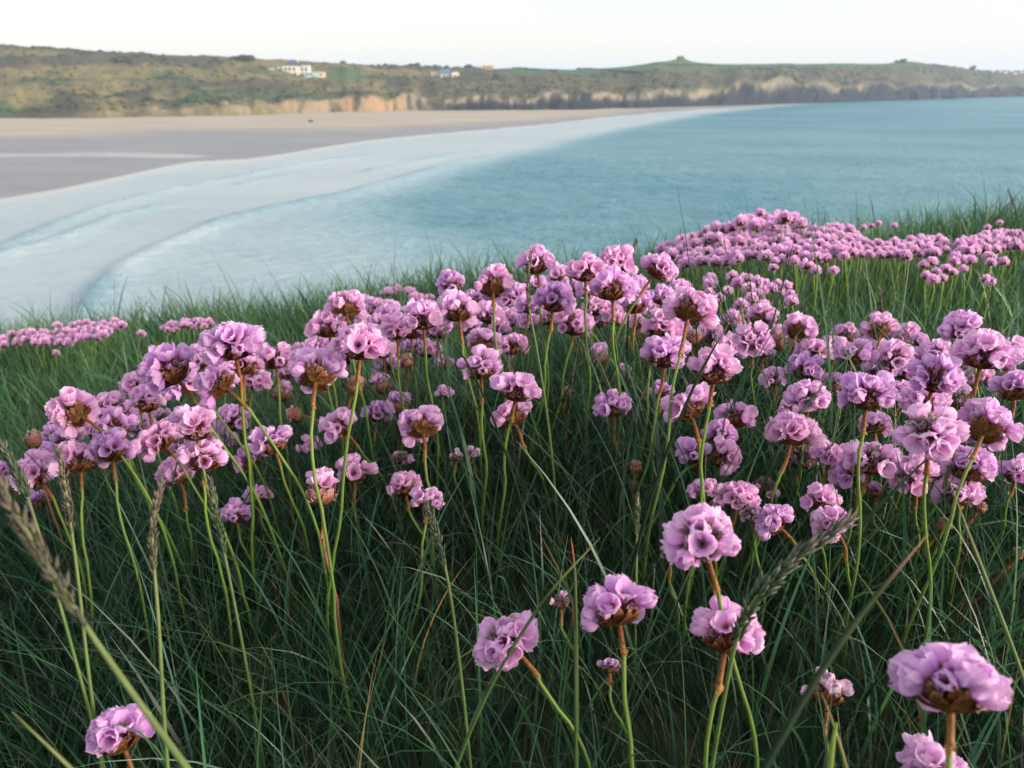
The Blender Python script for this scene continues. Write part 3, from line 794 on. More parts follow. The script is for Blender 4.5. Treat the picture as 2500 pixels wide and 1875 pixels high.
def bract_arrays(R, H, n_out, n_in, wide, seed, close=0.0):
    r_ = np.random.default_rng(seed); Vs, Fs, S = [], [], []; b = 0
    nr, nc = 6, 4
    for k in range(n_out + n_in):
        inner = k >= n_out
        a = 2 * math.pi * k / (n_in if inner else n_out) + r_.uniform(-.25, .25) + (.4 if inner else 0)
        hh = H * (r_.uniform(.85, 1.15) if inner else r_.uniform(.5, .85)); RR = R * (0.93 if inner else 1.0) * r_.uniform(.94, 1.08)
        s = np.linspace(0, 1, nr); w = np.linspace(-1, 1, nc)
        prof_r = RR * np.sin(np.clip(s * 1.75, 0, 1.57)) * (1 - close * s ** 2) + .0008 + r_.uniform(-.0008, .0022) * s ** 2
        prof_z = -.0016 + hh * s ** 1.25
        hw = wide * np.sin(np.pi * (0.12 + 0.80 * s)) ** .8
        Sg, Wg = np.meshgrid(s, w, indexing='ij')
        ang = a + Wg * hw[:, None] / np.maximum(prof_r, .0018)[:, None] * .9
        rr = prof_r[:, None] + 0 * Wg + (0.0004 if not inner else 0) + r_.normal(0, .00016, Wg.shape)
        V = np.stack([rr * np.cos(ang), rr * np.sin(ang), prof_z[:, None] + 0 * Wg - .0006 * Wg ** 2], -1).reshape(-1, 3)
        Vs.append(V); Fs.append(grid_faces(nr, nc) + b); S.append(Sg.ravel()); b += len(V)
    return np.concatenate(Vs), np.concatenate(Fs), np.concatenate(S)
def bract_mesh(R, H, a, b_, wide, mat, seed, close=0.0):
    V, F, S = bract_arrays(R, H, a, b_, wide, seed, close)
    return mesh_np('bract_cup', V, F, [mat], attrs={'along': S})
BR = [bract_mesh(.0059, .0060, 7, 9, .0023, M_bract, 200 + i) for i in range(4)]
BR_H = [bract_mesh(.0078, .0120, 7, 9, .0040, M_bract_green, 220 + i, .25) for i in range(3)]
BR_B = [bract_mesh(.0062, .0125, 6, 7, .0040, M_bract_green, 240 + i, .62) for i in range(3)]

def tube_arrays(pts, radii, ns=6):
    pts = np.asarray(pts, float); n = len(pts)
    tan = np.gradient(pts, axis=0); tan /= np.linalg.norm(tan, axis=1)[:, None]
    ref = np.array([0.31, 0.86, 0.40]); x = np.cross(ref, tan); x /= np.linalg.norm(x, axis=1)[:, None]; y = np.cross(tan, x)
    t = np.linspace(0, 2 * math.pi, ns, endpoint=False)
    V = pts[:, None] + (np.cos(t)[None, :, None] * x[:, None] + np.sin(t)[None, :, None] * y[:, None]) * np.asarray(radii)[:, None, None]
    return V.reshape(-1, 3), grid_faces(n, ns, True)

def hermite(p0, m0, p1, m1, n):
    t = np.linspace(0, 1, n)[:, None]
    return (2*t**3 - 3*t**2 + 1) * p0 + (t**3 - 2*t**2 + t) * m0 + (-2*t**3 + 3*t**2) * p1 + (t**3 - t**2) * m1

ORD = 'zeroth first second third fourth fifth sixth seventh eighth ninth tenth eleventh twelfth thirteenth fourteenth fifteenth sixteenth seventeenth eighteenth nineteenth twentieth'.split()

FL = """408 892 133 -25 f;440 927 95 -40 f;525 927 110 -45 f;566 832 125 -8 f;598 880 95 5 f;671 867 92 0 f;620 918 76 10 s;171 1003 105 -45 f
263 987 90 -20 f;358 972 90 0 f;80 1066 42 0 b;392 1010 45 0 f;383 1066 100 -35 f;475 1032 118 0 f;563 1022 82 -40 f;661 1070 102 -15 f;168 1060 64 0 f
278 1035 100 -10 f;275 1088 105 5 d;196 1114 105 5 f;79 1152 102 -25 f;92 1222 62 -30 f;5 1150 64 -20 f;495 1108 115 10 f;430 1150 92 -10 f;605 1118 80 -20 f
630 1205 62 0 f;573 1250 72 0 f;140 1105 55 0 f
843 742 92 0 f;802 790 92 -5 f;888 732 36 0 f;915 740 40 0 f;945 712 30 0 f;968 706 27 0 f;1000 710 30 0 f;950 745 48 0 f;1015 728 38 0 f;1046 724 27 0 f;903 755 38 0 f
1100 690 80 -15 f;1204 688 92 0 f;1120 750 95 0 f;1195 763 74 10 f;1033 768 100 -5 f;948 768 75 0 f;895 790 62 0 f;967 797 85 0 f;881 833 125 5 f;783 850 85 -5 f;738 850 46 0 f
777 903 122 20 f;992 873 36 0 b;945 890 65 0 f;872 933 46 30 b;932 938 58 -5 h;1085 885 45 0 f;1043 850 62 0 s;1182 833 85 15 f;1172 888 105 0 f;1249 775 58 20 f;1250 840 72 0 s
1083 955 44 0 f;919 1003 76 0 f;973 990 62 10 h;825 1034 92 -35 f;1028 1030 105 -10 f;710 1010 42 -80 b;690 957 56 15 h;1266 940 112 10 f;1245 1005 100 -25 f
1307 635 88 -15 f;1250 662 26 0 f;1428 652 95 0 f;1365 665 62 -10 f;1507 636 90 0 f;1613 648 88 30 f;1494 696 100 0 f;1396 702 66 -10 f;1352 727 94 0 f;1402 786 88 0 f
1551 735 82 0 f;1617 720 66 0 f;1687 742 118 5 f;1615 795 95 10 f;1621 858 108 0 f;1747 890 128 0 f;1697 816 40 0 b;1735 815 66 5 f;1861 768 76 10 f;1820 755 60 -10 f;1785 782 60 0 f
1836 825 95 -5 d;1889 918 60 -10 f;1529 830 32 0 b;1558 812 28 10 b;1466 872 60 -5 h;1517 912 50 5 h;1383 952 22 0 b;1497 986 88 0 f;1672 983 118 -30 f;1798 1008 95 10 f;1615 950 56 0 f
1760 1053 74 0 f;1455 745 70 0 s;1500 770 70 0 s;1598 755 50 0 s;1425 815 42 0 s;1235 745 50 0 f;1262 710 58 0 f;1312 690 50 0 f
1901 826 62 30 h;1952 800 78 15 f;2066 810 65 0 f;2145 798 80 -10 f;2211 812 62 0 f;1990 852 80 0 f;2085 855 92 0 f;2183 865 92 0 f;2248 828 46 10 f;2287 858 82 0 f;2344 792 98 -30 f
2401 855 122 -5 f;2474 850 76 20 d;2148 896 75 0 f;1968 893 90 0 f;1977 960 105 0 d;1925 995 55 -20 f;2120 953 128 0 f;2284 912 122 0 f;2259 978 105 0 f;2338 972 70 0 x;2395 915 72 10 f;2475 940 105 -10 f
1936 1045 116 0 f;2135 1030 76 -15 f;1958 1108 78 0 x;2025 1105 80 0 f;2125 1115 116 0 d;2272 1048 150 0 d;2411 1035 125 10 f;2350 1050 62 0 x;2075 1155 95 -20 f;2224 1155 118 -20 f;2366 1133 115 0 f
2300 1150 60 10 f;2338 1197 104 -5 d;2483 1146 82 0 f;2138 1197 42 0 h;2003 1215 84 -15 f;1873 1180 52 25 x;1693 1098 86 -20 f;1775 1113 90 75 f;1720 1195 76 -10 f;1795 1205 98 -10 f;1830 1250 60 -20 d
1883 1270 88 -60 f;2025 1275 102 -45 f;1708 1305 176 -20 d;1552 1132 32 -10 b;1635 1350 48 0 x;1227 1557 155 -45 d;1502 1465 165 -12 f;1777 1530 170 -3 f;2320 1648 232 -8 f
2018 1674 122 -5 q;2276 1885 165 0 f;2490 1345 32 10 b;2307 1277 40 25 b;2398 1233 30 20 b;284 1780 150 -5 f;784 1194 95 0 h;863 1144 95 0 f;983 1180 85 -5 f;1043 1215 76 5 d;978 1115 44 0 x;757 1085 55 0 f"""
FL = [(float(a), float(b), float(c), float(d), e) for a, b, c, d, e in (s.split() for s in FL.replace("\n", ";").split(";"))]
# depth tilt of particular heads: + tips away (bracts show), - faces the viewer (heart shows)
TIP = {(843,742): .75, (1204,688): .7, (777,903): .75, (1182,833): .7, (1952,800): .8, (2145,798): .8, (2411,1035): .85, (1028,1030): .7, (171,1003): .7, (525,927): .45, (1687,742): .5,
       (1227,1557): -.55, (2272,1048): -.75, (1836,825): -.5, (1708,1305): -.45, (2125,1115): -.1, (79,1152): -.4, (2224,1155): -.6, (2183,865): -.3, (1977,960): -.35, (2284,912): -.35, (2401,855): -.1,
       (2320,1648): .12, (1777,1530): .05, (1502,1465): .1, (2025,1275): -.3, (1883,1270): -.15, (1775,1113): -.1}

def canopy_t(px, py, t, lo, hi):
    """slide along the sight line until the head stands lo..hi above the turf"""
    for _ in range(60):
        p = at(px, py, t); h = p.z - float(ground(p.x, p.y))
        if h < lo: t *= 0.97
        elif h > hi: t *= 1.02
        else: break
    return t

def place_label(kind, w, lean, tip, px, py, rank):
    size = 'large' if w >= 110 else 'small' if w < 66 else 'mid-sized'
    look = {'f': 'pink thrift', 's': 'shaded mauve thrift', 'd': 'pale-hearted pink thrift', 'h': 'half-open thrift', 'b': 'closed thrift bud', 'x': 'faded brown thrift', 'q': 'ragged pale thrift'}[kind]
    pose = 'tipped away' if tip > .42 else 'facing us' if tip < -.28 else 'leaning left' if lean <= -15 else 'leaning right' if lean >= 15 else 'upright'
    patch, row, k = rank
    return '%s %s, %s, %s from left in %s row of %s' % (size, look, pose, ORD[k], ORD[row], patch)

FRONT = {(2320,1648): 'largest pink thrift flower, low in the right corner on an orange-brown neck',
         (2276,1885): 'pink thrift head cut off by the bottom edge below the largest flower',
         (1777,1530): 'broad pink thrift with forked green stems, left of the dark slanting grass blade',
         (1502,1465): 'pink thrift on a curving yellow-green stem between two other front flowers',
         (1227,1557): 'ragged pale-hearted thrift leaning left, leftmost of the three front-centre flowers',
         (1708,1305): 'wide pale-hearted pink thrift leaning left above the front flowers, beside a grass seed head',
         (2018,1674): 'sparse pale thrift with few florets behind the dark slanting grass blade',
         (284,1780): 'lone pink thrift low in the left corner beside the long grass stalk',
         (784,1194): 'half-open thrift with rosy green bracts on a tall lone pink-necked stem',
         (2490,1345): 'red-brown closed thrift bud at the right edge of the picture',
         (2307,1277): 'small pointed pink and green bud deep in the grass under the right drift',
         (2398,1233): 'dark nodding bud under the lowest flowers of the right drift',
         (1635,1350): 'faded brown thrift hidden in the grass behind the wide front flower',
         (1490,1620): 'withered brown thrift head low in the grass below the front-centre flower',
         (1370,1465): 'withered brown thrift head in shade left of the front-centre flower',
         (1552,1132): 'slim rose-coloured closed bud on a red stem in the open grass',
         (1115,1112): 'small white thrift floret cluster deep in the grass, left of a pair',
         (1150,1106): 'small white thrift floret cluster deep in the grass, right of a pair'}
FL += [(float(x), float(y), w_, 0.0, 'f') for x, y, w_ in ((820, 832, 66), (905, 815, 70), (935, 850, 66), (1005, 802, 70), (1010, 845, 62), (1070, 802, 70), (1085, 772, 66), (1150, 800, 66), (1160, 722, 60), (1225, 802, 60), (1240, 722, 56), (1290, 742, 62), (1290, 782, 60), (1340, 772, 60), (1440, 702, 70), (1460, 778, 62), (1545, 782, 66), (1650, 792, 66), (1705, 772, 60), (1775, 842, 62), (1862, 852, 62), (330, 932, 76), (482, 872, 80), (515, 858, 76), (545, 892, 72), (700, 902, 66), (722, 880, 62), (300, 1002, 72), (235, 1042, 72), (340, 1032, 70), (445, 1082, 76), (540, 1072, 70), (130, 1062, 62), (112, 1108, 66), (2040, 842, 66), (2132, 842, 66), (2212, 902, 66), (2245, 868, 62), (2332, 882, 66), (2440, 902, 66), (2032, 932, 66), (2200, 952, 62), (850, 865, 60), (1540, 690, 70), (1660, 700, 60))]
FL += [(1490, 1620, 46, 0, 'x'), (1370, 1465, 42, 0, 'x'), (1115, 1112, 36, 10, 'q'), (1150, 1106, 36, -10, 'q')]

# patches and rows for the labels
def patch_of(px, py):
    if px >= 1880: return 'right drift'
    if px < 700: return 'left drift'
    if py < 925: return 'centre-left crest' if px < 1210 else 'centre crest'
    return 'open middle'
patches = {}
for i, (px, py, w, ln, kd) in enumerate(FL):
    if (int(px), int(py)) not in FRONT: patches.setdefault(patch_of(px, py), []).append(i)
RANK = {}
for nm, idx in patches.items():
    idx.sort(key=lambda i: FL[i][1])
    per = 8; nrow = max(1, math.ceil(len(idx) / per)); per = math.ceil(len(idx) / nrow)
    for r_i in range(nrow):
        rowi = sorted(idx[r_i * per:(r_i + 1) * per], key=lambda i: FL[i][0])
        for k, i in enumerate(rowi): RANK[i] = (nm, r_i + 1, k + 1)

TIERS = [(6, 1), (30, 6), (55, 9), (79, 10), (97, 5)]
STEM_FEET = []
def build_flower(i, px, py, w, lean, kind):
    r_ = random.Random(900 + i)
    tip = TIP.get((int(px), int(py)), r_.uniform(-.22, .30))
    base_d = {'b': .0125, 'h': .0205, 'x': .019}.get(kind, .0245)
    t = canopy_t(px, py, base_d * FPX / w, .055 if kind in 'bxhq' else .075, .20)
    scale = w * t / FPX / base_d
    scale = min(max(scale, .45), 1.6)
    lr = math.radians(lean + r_.uniform(-5, 5))
    ctr = at(px, py, t)
    vd = (ctr - Vector((0, 0, CZ))).normalized()          # wind and light turn the heads: tilt is told against the line of sight
    rt = vd.cross(Vector((0, 0, 1))).normalized(); upv = rt.cross(vd)
    ax = (rt * math.sin(lr) + upv * math.cos(lr)) * math.cos(tip) + vd * math.sin(tip)
    if ax.z < .15: ax.z = .15
    ax.normalize()
    hb = ctr - ax * (.0072 * scale)                       # receptacle: top of the stem
    Lh = hb.z - float(ground(hb.x, hb.y))
    foot = Vector((hb.x - ax.x * Lh * .38 + r_.uniform(-.018, .018), hb.y - ax.y * Lh * .25 + r_.uniform(-.015, .02), 0))
    foot.z = float(ground(foot.x, foot.y)) - .003
    root = link('thrift_flower', None); root.location = foot
    key = (int(px), int(py))
    tag(root, FRONT.get(key) or place_label(kind, w, lean, tip, px, py, RANK[i]), 'bud' if kind == 'b' else 'flower', 'thrift flowers in the near meadow')
    STEM_FEET.append((foot.x, foot.y))
    p1 = np.array(hb - foot); L = np.linalg.norm(p1)
    m0 = np.array([r_.uniform(-.25, .25), r_.uniform(-.25, .25), 1.0]) * L * .9
    m1 = np.array(ax) * L * (.75 if abs(lean) < 30 else .95)
    path = hermite(np.zeros(3), m0, p1, m1, 18)
    wob = np.array([math.sin(j * .8 + r_.uniform(0, 1)) for j in range(18)]) * .0012
    path[2:-3, 0] += wob[2:-3]
    rad = np.linspace(.00078, .00068, 18) * (.85 + .25 * scale)
    V, F = tube_arrays(path, rad, 7)
    red = kind == 'b' or (kind == 'h' and r_.random() < .5)
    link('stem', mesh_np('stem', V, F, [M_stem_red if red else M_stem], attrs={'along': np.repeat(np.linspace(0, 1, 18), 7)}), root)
    # papery sheath hanging down the top of the stem
    seg = np.cumsum(np.r_[0, np.linalg.norm(np.diff(path, axis=0), axis=1)]); tot = seg[-1]
    Ls = min(.5 * tot, r_.uniform(.008, .019) * scale)
    ss = np.linspace(tot + .0005, tot - Ls, 9)
    sp = np.stack([np.interp(ss, seg, path[:, k]) for k in range(3)], 1)
    rs = np.interp(np.linspace(0, 1, 9), [0, .1, .6, .9, 1], [.0013, .00100, .00088, .00094, .0012]) * (.85 + .25 * scale)
    V, F = tube_arrays(sp, rs, 8); V = V.reshape(9, 8, 3)
    dn = (sp[-1] - sp[-2]) / np.linalg.norm(sp[-1] - sp[-2])
    for q in range(8): V[-1, q] += dn * r_.uniform(-.0012, .0030) + np.array([r_.uniform(-.0006, .0006) for _ in range(3)])
    link('sheath', mesh_np('sheath', V.reshape(-1, 3), F, [M_sheath], attrs={'along': np.repeat(np.linspace(0, 1, 9), 8)}), root)
    # head
    x, y, z = frame(np.array(ax))
    rot = Matrix((Vector(x), Vector(y), Vector(z))).transposed() @ Matrix.Rotation(r_.uniform(0, 6.28), 3, 'Z')
    hm = {'b': CAL_B, 'x': CAL_D, 'd': CAL_D}.get(kind, CAL)
    head = link('flower_head', r_.choice(hm), root)
    sc3 = Vector((r_.uniform(.95, 1.08), r_.uniform(.95, 1.08), r_.uniform(.88, 1.02))) * scale
    head.matrix_local = Matrix.Translation(hb - foot) @ rot.to_4x4() @ Matrix.Diagonal(sc3).to_4x4()
    link('bract_cup', r_.choice(BR_B if kind == 'b' else BR_H if kind == 'h' else BR), head)
    if kind == 'b':
        dirs = [(r_.uniform(0, 30), r_.uniform(0, 360)) for _ in range(2)]
    else:
        dirs = []
        off = r_.uniform(0, 360)
        for pol, n in TIERS:
            for k in range(n):
                dirs.append((pol + r_.uniform(-12, 12), off + 360 * k / n + r_.uniform(-17, 17) + pol))
        side = r_.uniform(0, 360); full = r_.choice((.9, .84, .78, .7, .62)); bald = r_.random() < .22
        keep = []
        for pol, az in dirs:
            pr = full
            if bald and pol < 42 and kind in 'fs': pr = .25
            if kind == 'd': pr = .28 if pol < 50 else .72
            elif kind == 'h': pr = .9 if pol < 60 and math.cos(math.radians(az - side)) > -.5 else .0
            elif kind == 'x': pr = .07
            elif kind == 'q': pr = .22 if pol < 100 else 0
            elif pol > 94: pr = .45
            elif pol < 20: pr = .6
            if r_.random() < pr: keep.append((pol, az))
        dirs = keep
    pale = kind == 'q'
    u = r_.random(); tint = (1, 1, 1, 1) if u < .4 else (1, .95, .95, 1) if u < .65 else (.94, .90, 1, 1) if u < .9 else (.86, .80, .95, 1)
    for pol, az in dirs:
        small = kind == 'b' or (kind != 'h' and r_.random() < .10)
        me = r_.choice(BUDLETS) if small else r_.choice(FLO_PALE if pale else FLO)
        a, b_ = math.radians(pol), math.radians(az)
        d = Vector((math.sin(a) * math.cos(b_), math.sin(a) * math.sin(b_), math.cos(a)))
        q = d.to_track_quat('Z', 'Y').to_matrix() @ Matrix.Rotation(r_.uniform(0, 6.28), 3, 'Z')
        bz = .0085 if kind == 'h' else .0042
        c = Vector((0, 0, bz)) + d * ((.0050 if not small else .0056) + r_.uniform(-.0012, .0020)) * (.55 if kind in 'hb' else 1)
        fs = r_.uniform(.68, 1.10) * (.8 if kind == 'b' else 1)
        fl = link('floret', me, head); fl.color = tint
        fl.matrix_local = Matrix.Translation(c) @ (q * fs).to_4x4()
    return root

for i, f_ in enumerate(FL): build_flower(i, *f_)

# ------------------------------------------------------------------ thrift flowers farther off: head and stem only
def far_head(seed):
    r_ = random.Random(seed); Vs, Fs, S, A, Mi = [], [], [], [], []; b = 0
    for pol, n in ((10, 1), (45, 6), (75, 8), (100, 7)):
        for k in range(n):
            if r_.random() < .15: continue
            V, F, s, a = floret_mesh('f', .0082, .0046, .62, .30, -.6, None, seed * 50 + k, 3, 3)
            V = V * r_.uniform(.9, 1.2)
            pa, aa = math.radians(pol + r_.uniform(-8, 8)), 2 * math.pi * k / n + r_.uniform(-.2, .2) + pol
            d = Vector((math.sin(pa) * math.cos(aa), math.sin(pa) * math.sin(aa), math.cos(pa)))
            R3 = np.array(d.to_track_quat('Z', 'Y').to_matrix()); V = V @ R3.T + np.array(d) * .0042 + [0, 0, .0042]
            Vs.append(V); Fs.append(F + b); S.append(s); A.append(a); Mi.append(np.zeros(len(F), int)); b += len(V)
    V, F, s = calyx_arrays(.0052, 14, -.2, .004, seed, .0042)
    Vs.append(V); Fs.append(F + b); S.append(s); A.append(s * 0 + 1); Mi.append(np.ones(len(F), int)); b += len(V)
    V, F, s = bract_arrays(.0074, .0078, 5, 6, .0038, seed)
    Vs.append(V); Fs.append(F + b); S.append(s); A.append(s * 0 + 1); Mi.append(np.full(len(F), 2)); b += len(V)
    return [np.concatenate(q) for q in (Vs, Fs, S, A, Mi)]
FAR = [far_head(500 + i) for i in range(5)]
FAR_PALE = [mesh_np('flower_head', V, F, [M_petal_pale, M_calyx_dead, M_bract], attrs={'along': S, 'across': A}, mat_index=Mi) for V, F, S, A, Mi in FAR]
FAR_ME = [mesh_np('flower_head', V, F, [M_petal, M_calyx, M_bract], attrs={'along': S, 'across': A}, mat_index=Mi) for V, F, S, A, Mi in FAR]

def in_poly(x, y, P):
    c = False; n = len(P)
    for i in range(n):
        (x1, y1), (x2, y2) = P[i], P[(i + 1) % n]
        if (y1 > y) != (y2 > y) and x < (x2 - x1) * (y - y1) / (y2 - y1) + x1: c = not c
    return c
# outlines of the distant clumps as the photograph shows them, head size there, how many, words
CLUMPS = [
    ([(1605, 612), (1700, 570), (1790, 545), (1850, 522), (1935, 530), (1968, 560), (2000, 556), (2080, 560), (2120, 600), (2100, 622), (1985, 640), (1990, 662), (1930, 640), (1880, 630), (1800, 640), (1660, 648)], 47, 140, 'pink thrift flower in the dense domed clump against the sea', 'thrift in the domed clump'),
    ([(2090, 600), (2180, 588), (2300, 582), (2310, 618), (2200, 628), (2100, 622)], 42, 32, 'pink thrift flower in the low band right of the domed clump', 'thrift in the low band'),
    ([(2330, 590), (2420, 570), (2500, 570), (2510, 600), (2420, 615), (2340, 618)], 42, 26, 'pink thrift flower in the clump by the right edge skyline', 'thrift by the right skyline'),
    ([(2250, 640), (2330, 625), (2460, 632), (2450, 650), (2330, 665), (2300, 690), (2250, 690)], 42, 16, 'pink thrift flower in the loose group below the right skyline clump', 'loose thrift below the right skyline'),
    ([(1705, 690), (1760, 672), (1930, 690), (1935, 745), (1850, 750), (1770, 745), (1705, 735)], 44, 21, 'pink thrift flower in the small group below the domed clump', 'thrift below the domed clump'),
    ([(0, 820), (90, 808), (150, 795), (210, 785), (300, 785), (310, 800), (240, 835), (180, 842), (100, 838), (0, 845)], 36, 42, 'small pale pink thrift in the far clump at the left edge', 'thrift at the left edge'),
    ([(392, 795), (450, 785), (515, 782), (518, 798), (450, 802), (400, 812)], 27, 18, 'tiny pale pink thrift in the second far clump left of centre', 'thrift in the second far clump'),
]
far_all = []
for ci, (poly, wpx, n, lab, grp) in enumerate(CLUMPS):
    r_ = random.Random(70 + ci); xs = [p[0] for p in poly]; ys = [p[1] for p in poly]; pts = []
    tries = 0
    while len(pts) < n and tries < 20000:
        tries += 1
        x, y = r_.uniform(min(xs), max(xs)), r_.uniform(min(ys), max(ys))
        if not in_poly(x, y, poly): continue
        dmin = wpx * .42 * (1 if tries < 8000 else .6)
        if any((x - a) ** 2 + ((y - b) * 1.6) ** 2 < dmin ** 2 for a, b, _ in pts): continue
        pts.append((x, y, wpx * r_.uniform(.78, 1.12)))
    far_all += [(x, y, w, lab, grp, r_.random()) for x, y, w in pts]
for x, y, w in ((2127, 552, 22), (2145, 546, 20), (2183, 552, 18), (2108, 556, 20), (2440, 545, 18), (2410, 556, 20), (2405, 682, 34), (2330, 640, 40), (2420, 690, 26), (1888, 655, 22), (1892, 640, 20), (2035, 662, 20), (1993, 662, 22), (1788, 674, 40), (345, 815, 30), (137, 862, 24)):
    far_all.append((x, y, w, 'single small thrift head standing apart in the far grass', 'stray thrift in the far grass', .5))
far_all.sort(key=lambda q: -q[2])
N_IND = 300 - len(FL) + 40
rest_V, rest_F, rest_S, rest_A, rest_M = [], [], [], [], []; rb = 0
sV, sF, sS = [], [], []; sb = 0
for q, (px, py, w, lab, grp, u) in enumerate(far_all):
    r_ = random.Random(3000 + q)
    w *= .70
    t = min(1.5, canopy_t(px, py, min(1.4, .0215 * FPX / w), .095, .17))
    sc = min(max(w * t / FPX / .0235, .45), 1.25)
    p = at(px, py, t); lr, tp = math.radians(r_.uniform(-16, 16)), r_.uniform(.25, .85)
    ax = Vector((math.sin(lr), math.sin(tp), math.cos(lr))).normalized(); hb = p - ax * .004 * sc
    g0 = float(ground(hb.x, hb.y)); foot = Vector((hb.x + r_.uniform(-.02, .02), hb.y + r_.uniform(-.02, .02), g0 - .003)); foot.z = float(ground(foot.x, foot.y)) - .003
    path = hermite(np.zeros(3), np.array([r_.uniform(-.02, .02), 0, .1]), np.array(hb - foot), np.array(ax) * .06, 9)
    SV, SF = tube_arrays(path, np.linspace(.0009, .0008, 9), 4); SS = np.repeat(np.linspace(0, 1, 9), 4)
    x, y, z = frame(np.array(ax)); rot = Matrix((Vector(x), Vector(y), Vector(z))).transposed() @ Matrix.Rotation(r_.uniform(0, 6.28), 3, 'Z')
    k = r_.randrange(5)
    if q < N_IND:
        root = link('thrift_flower', None); root.location = foot; tag(root, lab if 'dense domed' not in lab else 'pink thrift flower ' + ('along the top edge' if py < 548 + max(0, 1850 - px) * .3 else 'on the left flank' if px < 1740 else 'in the middle' if px < 1890 else 'at the right end') + ' of the dense domed clump against the sea', 'flower', grp)
        link('stem', mesh_np('stem', SV, SF, [M_stem], attrs={'along': SS}), root)
        h = link('flower_head', (FAR_PALE if px < 560 else FAR_ME)[k], root); h.matrix_local = Matrix.Translation(hb - foot) @ (rot * sc).to_4x4()
    else:
        V, F, S, A, Mi = FAR[k]
        rest_V.append(V @ (np.array(rot) * sc).T + np.array(hb)); rest_F.append(F + rb); rest_S.append(S); rest_A.append(A); rest_M.append(Mi); rb += len(V)
        rest_V.append(SV + np.array(foot)); rest_F.append(SF + rb); rest_S.append(SS); rest_A.append(SS * 0 + 1); rest_M.append(np.full(len(SF), 3)); rb += len(SV)
if rest_V:
    o = link('distant_thrift', mesh_np('distant_thrift', np.concatenate(rest_V), np.concatenate(rest_F), [M_petal, M_calyx, M_bract, M_stem], attrs={'along': np.concatenate(rest_S), 'across': np.concatenate(rest_A)}, mat_index=np.concatenate(rest_M)))
    tag(o, 'smallest far thrift heads filling out the distant clumps', None, None, 'stuff')
# ------------------------------------------------------------------ single grass stalks and blades one can pick out
def stalk(pts, ts, name, label, mat, r0, r1, head=None, head_mat=None, head_w=0.0, cat='grass stalk', ns=6, flatten=1.0):
    """pts: photograph points from tip to foot with their depths ts; the foot is carried on down into the turf"""
    P3 = [np.array(at(x, y, t)) for (x, y), t in zip(pts, ts)]
    last, prev = P3[-1], P3[-2]
    d = last - prev; d = d / np.linalg.norm(d)
    q = last.copy()
    for _ in range(60):
        d = d + np.array([0, 0, -.06]); d /= np.linalg.norm(d); q = q + d * .006
        P3.append(q.copy())
        if q[2] < float(ground(q[0], q[1])): break
    P3 = np.array(P3)[::-1]                       # foot to tip
    seg = np.r_[0, np.cumsum(np.linalg.norm(np.diff(P3, axis=0), axis=1))]
    n = 36; s = np.linspace(0, seg[-1], n)
    C3 = np.stack([np.interp(s, seg, P3[:, k]) for k in range(3)], 1)
    for _ in range(3): C3[1:-1] = (C3[:-2] + 2 * C3[1:-1] + C3[2:]) / 4
    foot = C3[0].copy(); C3 = C3 - foot
    root = link(name, None); root.location = foot; tag(root, label, cat, 'grass stalks among the flowers', 'thing')
    V, F = tube_arrays(C3, np.linspace(r0, r1, n) * np.r_[np.ones(n - 4), [.8, .6, .4, .15]] if head is None else np.linspace(r0, r1, n), ns)
    if flatten != 1.0:
        c = np.repeat(C3, ns, 0); V = c + (V - c) * [1, flatten, 1]
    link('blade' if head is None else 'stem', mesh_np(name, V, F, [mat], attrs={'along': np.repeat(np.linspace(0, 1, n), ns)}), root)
    if head:
        tot = s[-1]; L = min(head, .8 * tot)
        r_ = np.random.default_rng(int(pts[0][0] * 7 + pts[0][1])); Vs, Fs, S = [], [], []; b = 0
        m = 150
        sp, sf = IV_low
        for k in range(m):
            u = (k + .5) / m; sc = tot - L * (1 - u); c = np.array([np.interp(sc, s, C3[:, j]) for j in range(3)])
            c2 = np.array([np.interp(min(tot, sc + .002), s, C3[:, j]) for j in range(3)]); c1 = np.array([np.interp(sc - .002, s, C3[:, j]) for j in range(3)])
            ax = c2 - c1; x, y, z = frame(ax)
            env = math.sin(math.pi * min(1, .12 + .86 * u)) ** .6
            a = r_.uniform(0, 6.28); out = (x * math.cos(a) + y * math.sin(a))
            dr = z * r_.uniform(.75, 1) + out * r_.uniform(.05, .55); X, Y, Z = frame(dr)
            ln = head_w * r_.uniform(.5, 1.05); wd = ln * r_.uniform(.10, .17)
            Vq = sp[:, :1] * X * wd + sp[:, 1:2] * Y * wd + sp[:, 2:] * Z * ln * .5 + c + out * head_w * .32 * env * r_.uniform(.2, 1) + Z * ln * .3
            Vs.append(Vq); Fs.append(sf + b); S.append(np.clip(.5 * u + .5 * (sp[:, 2] * .5 + .5) + 0 * sp[:, 0], 0, 1)); b += len(Vq)
        link('seed_head', mesh_np('seed_head', np.concatenate(Vs), np.concatenate(Fs), [head_mat], attrs={'along': np.concatenate(S)}), root)
    return root
_t = np.linspace(0, 2 * math.pi, 5, endpoint=False)
IV_low = (np.concatenate([[[0, 0, -1]], np.stack([np.cos(_t), np.sin(_t), 0 * _t - .35], 1), np.stack([.8 * np.cos(_t), .8 * np.sin(_t), 0 * _t + .35], 1), [[0, 0, 1.3]]]),
          np.array([(0, 1 + (k + 1) % 5, 1 + k) for k in range(5)] + [(1 + k, 1 + (k + 1) % 5, 6 + k) for k in range(5)] + [(1 + (k + 1) % 5, 6 + (k + 1) % 5, 6 + k) for k in range(5)] + [(6 + k, 6 + (k + 1) % 5, 11) for k in range(5)]))

